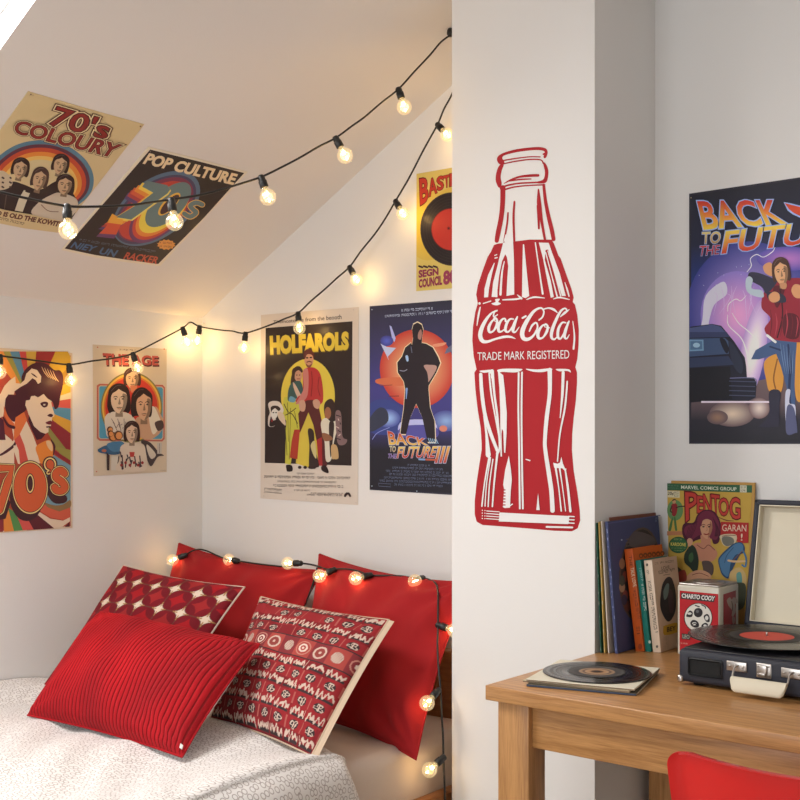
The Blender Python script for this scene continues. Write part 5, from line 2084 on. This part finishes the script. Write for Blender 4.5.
ys = [86, 200, 350, 500, 700, 900, 1000, 1090, 1180, 1300, 1484]
for a, b in zip(ys, ys[1:]):
    sk = lambda y, x: y - (x - 40) * .075 * (1 - (y - 86) / 1400 * 1.55)
    A.poly([(42, sk(a, 42)), (400, sk(a, 400)), (752, sk(a, 752)), (752, sk(b, 752)), (400, sk(b, 400)), (42, sk(b, 42))], None, grad=lambda q: dk(q))
A.ring(400, 562, 284, 300, (255, 214, 140), c2=(206, 62, 48), n=56)
A.poly([(100, 640), (300, 630), (300, 690), (110, 680)], (222, 110, 70), True)
A.poly([(520, 378), (620, 362), (600, 385), (540, 395)], (238, 150, 110), True)
A.stroke([(120, 690), (210, 686)], 5, (150, 60, 50), sm=False)
A.stroke([(185, 772), (260, 770)], 6, (120, 50, 46), sm=False)
# lower haze
A.poly([(42, 830), (180, 800), (290, 880), (300, 1010), (240, 1060), (42, 1040)], (64, 72, 128), True)
A.ring(180, 940, 90, 70, (176, 196, 220), c2=(84, 88, 150))
A.ring(620, 960, 110, 80, (150, 170, 200), c2=(84, 82, 140))
A.poly([(290, 960), (520, 960), (530, 1060), (280, 1060)], (196, 186, 214), True)
A.poly([(300, 1000), (530, 1000), (540, 1090), (270, 1080)], (92, 82, 146), True)
A.ring(600, 1018, 30, 24, (226, 130, 100))
A.poly([(42, 940), (110, 860), (170, 880), (180, 960), (120, 1010), (42, 1040)], (60, 60, 74), True)
A.stroke([(60, 1100), (100, 1050), (190, 1010)], 5, (150, 150, 200))
# streaks in the sky
A.poly([(122, 370), (185, 498), (178, 470), (240, 404), (170, 396)], (206, 200, 222))
A.poly([(190, 232), (205, 240), (238, 330), (228, 360), (212, 340)], (186, 180, 214))
A.ring(170, 350, 50, 40, (92, 100, 186), c2=(70, 66, 130))
A.poly([(610, 450), (625, 410), (664, 380), (668, 430), (640, 440)], (110, 104, 120))
# plain standing figure, dark against the light
BK = (44, 34, 38)
GL = (255, 220, 170)
fig = [(362, 380), (355, 365), (310, 402), (286, 470), (250, 515), (254, 590), (300, 660), (310, 720), (300, 860), (272, 1060), (318, 1060), (350, 930), (394, 828), (440, 930), (480, 1120), (540, 1120), (534, 960), (500, 860), (488, 720), (490, 690), (548, 590), (578, 520), (560, 470), (520, 400), (470, 372), (436, 366), (440, 320), (448, 270), (436, 228), (404, 210), (372, 226), (362, 268), (370, 330)]
A.poly([(395 + (x - 395) * 1.045, 640 + (y - 640) * 1.02) for x, y in fig], GL)
A.poly(fig, BK)
A.poly([(452, 540), (490, 532), (552, 550), (492, 660), (486, 640), (478, 590)], (196, 144, 124), True)
A.poly([(410, 290), (430, 262), (438, 300), (428, 340), (408, 330)], (176, 122, 104), True)
A.poly([(312, 466), (330, 462), (336, 500), (322, 505)], (180, 196, 220), True)
A.stroke([(270, 575), (300, 580), (324, 568)], 6, (160, 150, 160))
A.stroke([(322, 715), (318, 790)], [16, 6], (140, 160, 200))
A.stroke([(355, 395), (362, 440)], 5, (120, 116, 130))
# text
LT = (206, 204, 214)
A.scribble([(282, 108), (524, 92), (524, 112), (284, 128)], LT, 34, 3)
A.scribble([(156, 154), (700, 112), (700, 134), (158, 172)], LT, 74, 4)


def logo(A, parts, pale):
    for s, q, c1, c2, of in parts:
        A.text(s, q, pale, of + .03)
        A.text(s, q, c1, of, c2=c2)


logo(A, [('BACK', [(178, 1040), (462, 1096), (478, 1144), (190, 1138)], (206, 60, 40), (244, 196, 76), .02),
         ('TO', [(192, 1152), (240, 1154), (236, 1196), (192, 1192)], (228, 206, 120), (206, 160, 90), .01),
         ('THE', [(182, 1210), (244, 1212), (240, 1246), (176, 1242)], (120, 70, 150), (150, 90, 160), .005),
         ('FUTURE', [(262, 1160), (556, 1156), (530, 1236), (248, 1240)], (244, 206, 84), (200, 50, 40), .02),
         ('III', [(566, 1158), (650, 1158), (618, 1276), (540, 1276)], (240, 180, 80), (196, 44, 44), .02)], (190, 178, 190))
for k in range(5):
    A.stroke([(486 + k * 15, 1092 + k * 2), (502 + k * 15, 1132)], 6, (150, 176, 190), sm=False)
A.stroke([(418, 1252), (460, 1254)], 14, (130, 160, 190), sm=False)
A.stroke([(470, 1254), (540, 1256)], 14, (196, 90, 60), sm=False)
CD = (112, 112, 130)
for k, (x0, x1, y) in enumerate(((330, 500, 1294), (215, 600, 1314), (165, 644, 1338), (190, 690, 1362), (150, 690, 1388), (110, 700, 1412), (230, 600, 1442))):
    A.scribble([(x0, y - 6), (x1, y + (x1 - x0) * .035 - 6), (x1, y + (x1 - x0) * .035 + 10), (x0, y + 10)], CD, int((x1 - x0) / 7), 50 + k)
A.stroke([(110, 1434), (200, 1440), (200, 1462), (110, 1456), (110, 1434)], 3, CD, sm=False)
pins(A, [(58, 112), (58, 1456), (400, 1495)], (200, 200, 205))
fin(mb, 'dark blue back wall poster with a standing figure before a red disc, FUTURE III lettering')

# --- back wall: yellow record poster half behind the pillar -----------
mb, A = poster(NB, PB, T3, [(416.9, 174), (482, 162.5), (482, 286), (416.6, 291.2)], (226, 188, 96))
A.F(400, 150, 5.333)
A.clip = [(417.2, 174.6), (481.5, 163), (481.5, 285.6), (416.9, 290.7)]
A.ring(150, 400, 130, 190, (232, 180, 50), c2=(224, 180, 78))
A.poly([(100, 290), (300, 180), (300, 300)], (224, 180, 78))
A.ring(282, 422, 172, 196, (70, 50, 44), n=56)
A.ring(282, 422, 168, 190, (44, 34, 34), n=56)
for k in (.92, .84, .76, .68):
    A.ring(282, 422, 168 * k, 190 * k, (58, 46, 44), n=48, inner=.985)
A.ring(276, 424, 108, 114, (120, 30, 28), n=40)
A.ring(276, 424, 104, 110, (204, 54, 42), n=40)
A.ring(262, 418, 9, 9, (150, 36, 34), n=12)
A.ring(262, 418, 4, 4, (60, 30, 30), n=8)
for s, q in (('B', [(108, 160), (150, 152), (150, 268), (112, 290)]), ('A', [(152, 162), (196, 148), (198, 226), (158, 246)]), ('S', [(200, 148), (232, 140), (234, 206), (204, 216)]),
             ('T', [(234, 142), (266, 134), (262, 196), (242, 200)]), ('I', [(270, 130), (280, 128), (280, 190), (270, 193)]), ('L', [(290, 124), (312, 120), (312, 186), (290, 190)])):
    A.text(s, q, (110, 34, 26), .06)
    A.text(s, q, (196, 56, 38), .025)
for k in range(4):
    A.stroke([(104 + k * 26, 620), (122 + k * 26, 626)], 10, (70, 40, 46), sm=False)
A.text('SEGN', [(104, 644), (206, 632), (206, 664), (104, 680)], (150, 52, 74), .05)
A.text('COUNCIL', [(104, 694), (226, 672), (226, 716), (104, 734)], (150, 52, 74), .05)
A.text('80', [(236, 650), (300, 640), (300, 706), (236, 716)], (160, 60, 80), .05)
fin(mb, 'yellow poster of a record, highest on the back wall, half hidden by the pillar')

# --- recess wall: big film poster -------------------------------------
T4 = (198, 188, 180)
c3 = [to_px(q) for q in ((-1.673, YB, 2.262), (-1.079, YB, 2.262), (-1.079, YB, 1.414), (-1.673, YB, 1.414))]
mb, A = poster(NB, PB, T4, c3, (44, 40, 48))
A.F(680, 175, 5.717)
A.clip = [(c3[0][0] + .5, c3[0][1] + .7), (c3[1][0] - .7, c3[1][1] + 1), (c3[2][0] - .7, c3[2][1] - .8), (c3[3][0] + .5, c3[3][1] - .6)]
cx4 = [((x - 680) * 5.717, (y - 175) * 5.717) for x, y in c3]


def lerp4(u, v):
    TL, TR, BR, BL = cx4
    return tuple((TL[i] * (1 - u) + TR[i] * u) * (1 - v) + (BL[i] * (1 - u) + BR[i] * u) * v for i in (0, 1))


bands = [(0, (36, 34, 42)), (.2, (38, 38, 56)), (.34, (36, 50, 104)), (.5, (66, 70, 140)), (.68, (56, 54, 84)), (.74, (110, 86, 84)), (.83, (96, 76, 78)), (.9, (44, 40, 48)), (.985, (38, 36, 42))]
for (a, ca), (b, cb) in zip(bands, bands[1:]):
    for u0, u1, f in ((.012, .25, .8), (.25, .6, 1), (.6, .988, .9)):
        P4 = [lerp4(u0, a + .008), lerp4(u1, a + .008), lerp4(u1, b + .008), lerp4(u0, b + .008)]
        yy = {id(P4[0]): ca}
        A.poly(P4, None, grad=lambda q, P4=P4, ca=ca, cb=cb: ca if (q == P4[0] or q == P4[1]) else cb)
# glow
A.ring(400, 780, 360, 400, (190, 150, 200), c2=(58, 60, 124), n=48)
A.ring(330, 800, 210, 250, (226, 150, 190), c2=(134, 112, 178), n=40)
A.ring(420, 1010, 70, 300, (250, 234, 226), c2=(178, 136, 184), rot=10)
A.ring(620, 480, 180, 70, (176, 110, 170), c2=(86, 74, 150))
A.poly([(130, 830), (150, 690), (250, 610), (270, 680), (200, 740), (170, 830), (160, 900), (120, 980), (100, 960)], (206, 194, 214), True)
LI = (244, 228, 240)
A.stroke([(385, 555), (410, 520), (405, 480), (440, 455), (480, 470), (530, 440), (545, 415)], [3, 5, 4, 5, 4, 5, 3], LI)
A.stroke([(275, 780), (280, 740), (320, 710), (350, 720), (380, 690)], [3, 5, 5, 4, 3], LI)
A.stroke([(300, 790), (340, 850), (400, 900), (450, 960), (430, 1050)], [3, 5, 6, 7, 6], LI)
A.stroke([(275, 800), (280, 860), (350, 930), (380, 1000), (400, 1090)], [3, 5, 6, 8, 10], LI)
A.stroke([(430, 1060), (520, 1000), (580, 960)], [12, 6, 3], (240, 220, 226))
for k in range(9):
    rr = random.Random(k)
    x0 = 200 + k * 32
    A.stroke([(x0, 620 + rr.random() * 60), (x0 + rr.uniform(-30, 30), 700), (x0 + rr.uniform(-40, 40), 790 + rr.random() * 40)], [1, 3, 1], (206, 176, 222))
for k in range(14):
    rr = random.Random(k + 50)
    A.ring(rr.uniform(90, 620), rr.uniform(480, 640), 2.2, 2.2, (190, 190, 226), n=6)
# plain dark hatchback, front three-quarter
CA = (46, 50, 70)


def g2(pts): return [(x * 5.717 / 5.517, (y / 5.517 + 130) * 5.717) for x, y in pts]


A.poly(g2([(48, 200), (60, 120), (180, 105), (230, 115), (300, 200), (360, 290), (368, 340), (372, 400), (410, 400), (426, 430), (420, 510), (380, 530), (150, 530), (48, 540)]), (34, 34, 46))
A.poly(g2([(52, 128), (180, 108), (226, 120), (278, 176), (48, 180)]), (72, 78, 112))
A.poly(g2([(52, 150), (260, 150), (280, 176), (48, 182)]), (54, 58, 88))
A.poly(g2([(48, 186), (250, 182), (270, 200), (272, 270), (48, 286)]), (62, 76, 104))
A.poly(g2([(52, 192), (132, 192), (134, 252), (52, 256)]), (110, 140, 164))
A.poly(g2([(60, 200), (124, 200), (126, 244), (60, 248)]), (78, 104, 130))
A.ring(*g2([(94, 222)])[0], 20, 14, (150, 176, 190))
A.poly(g2([(222, 186), (250, 190), (272, 240), (262, 268), (240, 240)]), (30, 30, 40), True)
A.poly(g2([(276, 200), (310, 236), (350, 320), (340, 380), (300, 340), (280, 270)]), (44, 46, 62), True)
A.poly(g2([(48, 292), (270, 282), (300, 330), (48, 346)]), (48, 54, 78))
A.poly(g2([(48, 350), (280, 340), (290, 520), (48, 536)]), (30, 28, 34))
for k in range(4):
    A.stroke(g2([(276, 420 + k * 26), (416, 424 + k * 26)]), 5, (70, 70, 92), sm=False)
A.stroke(g2([(280, 404), (410, 404), (426, 440)]), 5, (110, 106, 140))
# warm reflection on the road
A.ring(*g2([(290, 600)])[0], 130, 74, (214, 186, 160), c2=(104, 82, 82))
A.ring(*g2([(440, 570)])[0], 60, 60, (220, 196, 180), c2=(120, 92, 90))
A.ring(*g2([(210, 620)])[0], 60, 40, (150, 112, 90), c2=(96, 76, 78))
A.poly(g2([(120, 530), (500, 530), (500, 540), (120, 540)]), (220, 200, 210))
# second figure's trousers behind, in amber
AM = (206, 138, 56)
A.poly(g2([(470, 310), (560, 270), (575, 380), (560, 480), (500, 480), (480, 420)]), AM, True)
A.poly(g2([(640, 190), (700, 180), (720, 400), (690, 520), (640, 500)]), AM, True)
A.stroke(g2([(540, 300), (520, 400), (530, 460)]), 8, (130, 76, 36))
# standing youth in a maroon jacket and jeans
JN, JN2 = (66, 84, 118), (40, 50, 80)
A.poly(g2([(496, 478), (556, 476), (552, 560), (548, 660), (530, 672), (440, 672), (470, 640), (496, 590)]), (46, 42, 56), True)
A.poly(g2([(530, 180), (650, 176), (640, 300), (636, 440), (640, 560), (634, 700), (596, 704), (598, 560), (590, 450), (560, 340), (534, 270), (440, 300), (396, 300), (420, 250), (500, 205)]), JN)
A.stroke(g2([(600, 220), (612, 340), (606, 460), (616, 600)]), [10, 16, 14, 10], JN2)
A.stroke(g2([(500, 230), (560, 250)]), 10, JN2)
A.poly(g2([(586, 480), (612, 470), (606, 540), (640, 560), (634, 690), (596, 700), (584, 600)]), (190, 184, 196), True)
A.poly(g2([(594, 560), (632, 570), (650, 690), (640, 706), (590, 706)]), (84, 84, 112), True)
MR, MR2 = (142, 36, 48), (88, 26, 36)
A.poly([(480, 680), (520, 620), (560, 600), (640, 590), (720, 600), (760, 680), (760, 800), (740, 945), (600, 950), (520, 930), (486, 880), (520, 820), (470, 760)], MR, True)
A.poly([(540, 640), (600, 640), (590, 700), (560, 760), (540, 720)], MR2, True)
A.poly([(600, 800), (680, 810), (680, 930), (600, 920)], MR2, True)
A.stroke([(575, 650), (590, 800), (560, 930)], 8, (60, 20, 28))
for k in range(7):
    A.stroke([(520 + k * 30, 770 + (k % 3) * 20), (528 + k * 30, 850), (516 + k * 30, 925)], [2, 7, 2], (176, 60, 70) if k % 2 else (104, 28, 38))
for k in range(5):
    A.stroke(g2([(556 + k * 18, 210 + k * 10), (568 + k * 14, 290 + k * 12), (584 + k * 10, 380)]), [1, 4, 1], (110, 130, 160))
A.stroke(g2([(484, 168), (530, 205)]), 14, (222, 216, 214), sm=False)
A.poly([(500, 680), (540, 668), (600, 690), (604, 730), (520, 720)], (46, 44, 58), True)
A.poly([(512, 690), (540, 668), (570, 680), (572, 716), (540, 730), (516, 718)], (206, 142, 96), True)
A.poly([(640, 660), (660, 626), (700, 640), (700, 700), (660, 700)], (206, 142, 96), True)
A.poly([(470, 640), (400, 600), (400, 560), (450, 560), (530, 590), (560, 610), (500, 680)], (50, 46, 62), True)
A.poly([(380, 600), (400, 580), (420, 600), (414, 650), (470, 660), (480, 700), (420, 690), (384, 660)], (176, 182, 186), True)
A.poly([(480, 520), (520, 500), (540, 540), (530, 580), (490, 560)], (206, 142, 96), True)
A.head(582, 556, 106, 150, (214, 156, 110), (74, 46, 36), -6)
A.poly([(575, 620), (612, 620), (610, 650), (584, 650)], (190, 130, 90), True)
# logo
OB, PL4 = (202, 70, 40), (150, 164, 214)
parts = [('BACK', [(106, 156), (540, 148), (606, 276), (142, 310)], (190, 50, 36), (240, 184, 66), .022),
         ('TO', [(132, 330), (240, 326), (230, 390), (130, 394)], (214, 184, 110), (170, 130, 80), .02),
         ('THE', [(120, 408), (234, 402), (226, 454), (110, 464)], (190, 56, 46), (150, 40, 44), .012),
         ('FUTURE', [(270, 326), (960, 250), (930, 366), (246, 448)], (240, 190, 74), (194, 56, 36), .022)]
logo(A, parts, PL4)
A.poly([(596, 156), (640, 164), (686, 176), (760, 168), (760, 250), (700, 250), (650, 228), (620, 206)], PL4)
A.poly([(602, 162), (640, 172), (690, 184), (756, 176), (756, 242), (702, 242), (654, 218), (628, 198)], OB)
pins(A, [(68, 132)], (140, 120, 90))
fin(mb, 'large dark film poster on the recess wall above the desk, car and youth in maroon')

# ================================================================= string lights
GB, nt, N, L, bs = nodemat('bulb_glass')
tr = N.new('ShaderNodeBsdfTransparent')
tr.inputs['Color'].default_value = (1, .97, .88, 1)
gl = N.new('ShaderNodeBsdfGlossy')
gl.inputs['Roughness'].default_value = .03
em = N.new('ShaderNodeEmission')
em.inputs['Color'].default_value = (1, .78, .40, 1)
em.inputs['Strength'].default_value = .22
lw = N.new('ShaderNodeLayerWeight')
lw.inputs['Blend'].default_value = .35
mr = N.new('ShaderNodeMapRange')
mr.inputs['To Min'].default_value = .05
mr.inputs['To Max'].default_value = .5
L.new(lw.outputs['Facing'], mr.inputs['Value'])
m1 = N.new('ShaderNodeMixShader')
L.new(mr.outputs[0], m1.inputs[0])
L.new(tr.outputs[0], m1.inputs[1])
L.new(gl.outputs[0], m1.inputs[2])
ad = N.new('ShaderNodeAddShader')
L.new(m1.outputs[0], ad.inputs[0])
L.new(em.outputs[0], ad.inputs[1])
L.new(ad.outputs[0], N['Material Output'].inputs['Surface'])

FIL, nt, N, L, bs = nodemat('filament_glow')
bs.inputs['Emission Color'].default_value = (1, .74, .30, 1)
bs.inputs['Emission Strength'].default_value = 30
bs.inputs['Base Color'].default_value = (1, .8, .4, 1)


def bulb_kit(name, holder_lab=None):
    """lamp holder with its glass globe and glowing filament; the cable passes at the origin, the globe hangs along -Z"""
    r = .0265
    hold = MB().lathe([(0, .006), (.008, .006), (.0115, .001), (.0115, -.012), (.0135, -.014), (.0135, -.034), (.012, -.036), (0, -.036)], M_BLACK, n=16).build('bulb_holder', None, (0, 0, 0))
    prof = [(.0105, -.036), (.011, -.042)]
    for k in range(1, 17):
        a = math.radians(24 + (180 - 24) * k / 16)
        prof.append((r * math.sin(a), -.067 + r * math.cos(a)))
    glb = MB().lathe(prof, GB, n=24, caps=False).build('glass_bulb', hold, (0, 0, 0))
    fil = MB()
    fil.tube([(-.004, 0, -.050), (-.007, 0, -.060), (-.003, .002, -.055), (0, 0, -.062), (.003, -.002, -.055), (.007, 0, -.060), (.004, 0, -.050)], .0017, FIL, n=6)
    fil.tube([(0, 0, -.072), (.003, .001, -.078), (-.002, 0, -.082)], .0022, FIL, n=6)
    fl = fil.build('filament', hold, (0, 0, 0))
    st_ = MB().tube([(0, 0, -.036), (0, 0, -.052)], .0028, plain('glass_stem', (.8, .7, .5), .2), n=6).build('stem', hold, (0, 0, 0))
    return hold


def warm(loc, e, name='bulb_light', parent=None):
    ld = bpy.data.lights.new(name, 'POINT')
    ld.energy = e
    ld.color = (1, .60, .22)
    ld.shadow_soft_size = .018
    o = bpy.data.objects.new(name, ld)
    COL.objects.link(o)
    o.location = loc
    return o


KIT = None


def place_bulb(root, top, globe, e):
    """holder top at `top`, globe towards `globe` (world points)"""
    global KIT
    top, globe = Vector(top), Vector(globe)
    d = (globe - top).normalized()
    q = Vector((0, 0, -1)).rotation_difference(d)
    if KIT is None:
        KIT = bulb_kit('bulb_holder')
        h = KIT
    else:
        h = KIT.copy()
        COL.objects.link(h)
        for ch in list(KIT.children):
            c = ch.copy()
            COL.objects.link(c)
            c.parent = h
    h.parent = root
    h.location = top - root.location
    h.rotation_mode = 'QUATERNION'
    h.rotation_quaternion = q
    warm(top + d * .067, e)
    return h


def pt(px, py, t):
    return CP + ray(px, py) * t


def sag(pts, k=5):
    return smooth_pts([tuple(p) for p in pts], k)


WIRE = plain('black_cable', (.010, .010, .010), .5)

# --- upper string, from the ceiling by the pillar out to the left ------
def tu(px):
    return 1 / (1 / 3.02 + (1 / 4.17 - 1 / 3.02) * px / 451)


up_px = [(-60, 178), (-30, 185), (0, 192), (30, 199), (67, 206), (100, 206.5), (135, 204.5), (171, 199.5), (205, 194), (233, 186), (261, 177), (282, 167), (301, 157), (318, 147), (335.5, 138), (352, 126), (364, 117.5), (381, 103), (398.5, 89), (415, 71), (430, 55), (441, 42), (450.5, 35)]
UPP = [pt(x, y, tu(x)) for x, y in up_px]
s1 = empty('string_lights', UPP[12], 'upper string of bulbs slung from the ceiling beside the pillar, across the two ceiling posters', 'string lights')
FAR = [on_slope(-3.46, .56, -.012), Vector((-3.36, .72, 2.32)), Vector((-3.20, .98, 2.16))]
MB().tube(sag(FAR + UPP), .0036, WIRE, n=6).build('cable', s1)
for (x, y), (gx, gy) in zip([(67, 206), (171, 199.5), (261, 177), (335.5, 138), (398.5, 89)], [(68, 229), (174.5, 222), (267.5, 196), (344.5, 154.5), (403.5, 105)]):
    place_bulb(s1, pt(x, y, tu(x)), pt(gx, gy, tu(x)), .40)
a = UPP[-1]
m = MB().lathe([(0, .02), (.012, .018), (.014, .0), (.008, -.01), (0, -.01)], M_BLACK, n=12, M=Matrix.Translation(a + Vector((0, 0, .004))))
m.build('ceiling_hook', s1)
m = MB().lathe([(0, .014), (.010, .012), (.011, .0), (.006, -.008), (0, -.008)], M_BLACK, n=12, M=Matrix.Translation(FAR[0]))
m.build('ceiling_hook', s1)


# --- middle string, along the back wall, over a nail in the corner -----
def back(px, py, off=.085):
    return hit(px, py, NB, Vector((0, YB - off, 0)))


def left(px, py, off=.075):
    return hit(px, py, NL, Vector((XL + off, 0, 0)))


mid_px = [(470, 48), (461, 70), (452, 94), (444, 109), (437.5, 124.5), (424, 149), (409, 178), (395.5, 201), (385, 219), (374.8, 234), (361, 251), (349.5, 267), (337, 278), (325, 289), (311, 301), (298, 313), (284, 319), (270, 325), (245.6, 333), (232, 331), (220, 330), (199.6, 326.5)]
lf_px = [(182.6, 328), (160, 340), (132.8, 353.5), (115, 358), (92, 361), (68.8, 364.5), (40, 361), (18, 358), (0, 355.6), (-30, 350), (-60, 343)]
MP = [back(x, y) for x, y in mid_px] + [back(190.5, 322.3, .105)] + [left(x, y, .075) for x, y in lf_px]
s2 = empty('string_lights', MP[22], 'lower string of bulbs along the back wall and across the left wall posters', 'string lights')
MP += [Vector((XL + .05, 2.12, 1.86)), Vector((XL + .03, 1.86, 1.92)), Vector((XL + .004, 1.72, 1.95))]
MB().tube(sag(MP), .0036, WIRE, n=6).build('cable', s2)
for (x, y), (gx, gy) in zip([(437.5, 124.5), (395.5, 201), (349.5, 267), (298, 313), (245.6, 333), (199.6, 326.5)], [(447.5, 135), (402.8, 213.5), (357.5, 281.5), (299.3, 327), (244, 348), (197.4, 341)]):
    place_bulb(s2, back(x, y), back(gx, gy, .085), .37)
for (x, y), (gx, gy) in zip([(182.6, 328), (132.8, 353.5), (68.8, 364.5), (0, 355.6)], [(187, 341.5), (137, 366.5), (71, 379), (-.5, 370)]):
    place_bulb(s2, left(x, y), left(gx, gy), .37)
c = MP[22]
m = MB().tube([c + Vector((0, 0, -.004)), (c.x - .01, YB - .05, c.z - .001), (c.x - .02, YB, c.z + .002)], .0022, M_WHITE, n=6)
m.build('wall_nail', s2)

# --- string draped over the pillows ------------------------------------
deps = bpy.context.evaluated_depsgraph_get()
bpy.context.view_layer.update()
trees = []
for o in (P1, P2):
    trees.append((BVHTree.FromObject(o, deps), o.matrix_world.copy()))


def drape(px, py, off, tdef):
    d = ray(px, py)
    best = None
    for tr_, mw in trees:
        inv = mw.inverted()
        r = tr_.ray_cast(inv @ CP, (inv.to_3x3() @ d).normalized())
        if r[0] is not None:
            q = mw @ r[0]
            t = (q - CP).dot(FW)
            if best is None or t < best:
                best = t
    t = best if best is not None else tdef
    return CP + d * (t - off)


def dr(px, py, off=.010):
    # depth of the top edges where the cable rides above the cloth
    if px < 312:
        td = 5.19 - (px - 176) / (312 - 176) * .50
    elif py > 600:
        td = max(3.93, 4.12 - (py - 600) / 100 * .19)
    else:
        td = 4.66 - (px - 312) / 140 * .40
    return drape(px, py, off, td)


pw = [(177, 557), (184, 555.5), (192, 551), (199, 549.3), (207, 551), (218, 556), (229, 560), (238, 561), (255, 563.5), (272, 565.5), (286, 566.5), (299, 563.5), (308, 564), (317, 566), (326, 569), (334, 569), (346, 569), (358, 571), (369, 575), (384, 575.5), (400, 576), (412, 577.5), (422, 578), (430, 580), (436, 584), (438, 594), (438, 610), (438, 624), (437.5, 645), (438.5, 668), (440.5, 690), (441.5, 712), (443, 735), (443.5, 760), (444.5, 785), (445.5, 815), (446, 850)]
PWP = [dr(x, y) for x, y in pw]
# keep the run smooth in depth
for _ in range(3):
    ts = [(p - CP).dot(FW) for p in PWP]
    for i in range(1, len(PWP) - 1):
        k = min(ts[i], (ts[i - 1] + ts[i] + ts[i + 1]) / 3)
        PWP[i] = CP + (PWP[i] - CP) * (k / ts[i])
s3 = empty('string_lights', PWP[24], 'string of bulbs draped along the tops of the red pillows and down beside the bed', 'string lights')
m = MB().tube(sag(PWP), .0036, WIRE, n=6)
m.tube(sag([dr(317, 568, .006), dr(314, 580, .006), dr(310, 592, .008), dr(304, 607, .006)]), .0036, WIRE, n=6)
m.build('cable', s3)
for (x, y), (gx, gy), e in (((186, 555), (175, 559), .15), ((238, 561), (226.5, 559.3), .15), ((301, 563.3), (289, 563.2), .15), ((335, 569.5), (323.5, 574.3), .16), ((371, 575), (359.3, 577.5), .16),
                            ((423, 578), (411.3, 582.5), .16), ((437.5, 625), (450, 629), .16), ((438.5, 690), (428.7, 701.2), .17), ((444, 757), (435, 765), .2)):
    a = dr(x, y, .022)
    b = dr(gx, gy, .036)
    place_bulb(s3, a, b, e * .9)

# ================================================================= daylight
w = bpy.data.worlds.new('world')
S.world = w
w.use_nodes = True
bg = w.node_tree.nodes['Background']
bg.inputs['Color'].default_value = (.82, .9, 1.0, 1)
bg.inputs['Strength'].default_value = 1.8


def area(name, loc, rot, sx, sy, e, col):
    ld = bpy.data.lights.new(name, 'AREA')
    ld.shape = 'RECTANGLE'
    ld.size, ld.size_y = sx, sy
    ld.energy = e
    ld.color = col
    o = bpy.data.objects.new(name, ld)
    COL.objects.link(o)
    o.location = loc
    o.rotation_euler = rot
    return o


# daylight falling through the skylight
c = on_slope((SX0 + SX1) / 2, (SY0 + SY1) / 2, .30)
sky = area('skylight_daylight', c, Vector((0, 0, 1)).rotation_difference(nS).to_euler(), 1.0, 1.0, 78, (1.0, .955, .91))
# daylight through the window behind the viewer
win = area('window_daylight', (-1.6, YF - .25, 1.65), (math.radians(90), 0, 0), 2.4, 1.45, 62, (.96, .985, 1.0))

S.view_settings.view_transform = 'Standard'
S.view_settings.look = 'None'
S.view_settings.exposure = 0.0
S.view_settings.gamma = 1.0
S.view_settings.use_curve_mapping = False
S.cycles.use_denoising = True
S.cycles.max_bounces = 8
S.cycles.diffuse_bounces = 4
S.cycles.transparent_max_bounces = 12
S.cycles.sample_clamp_indirect = 4
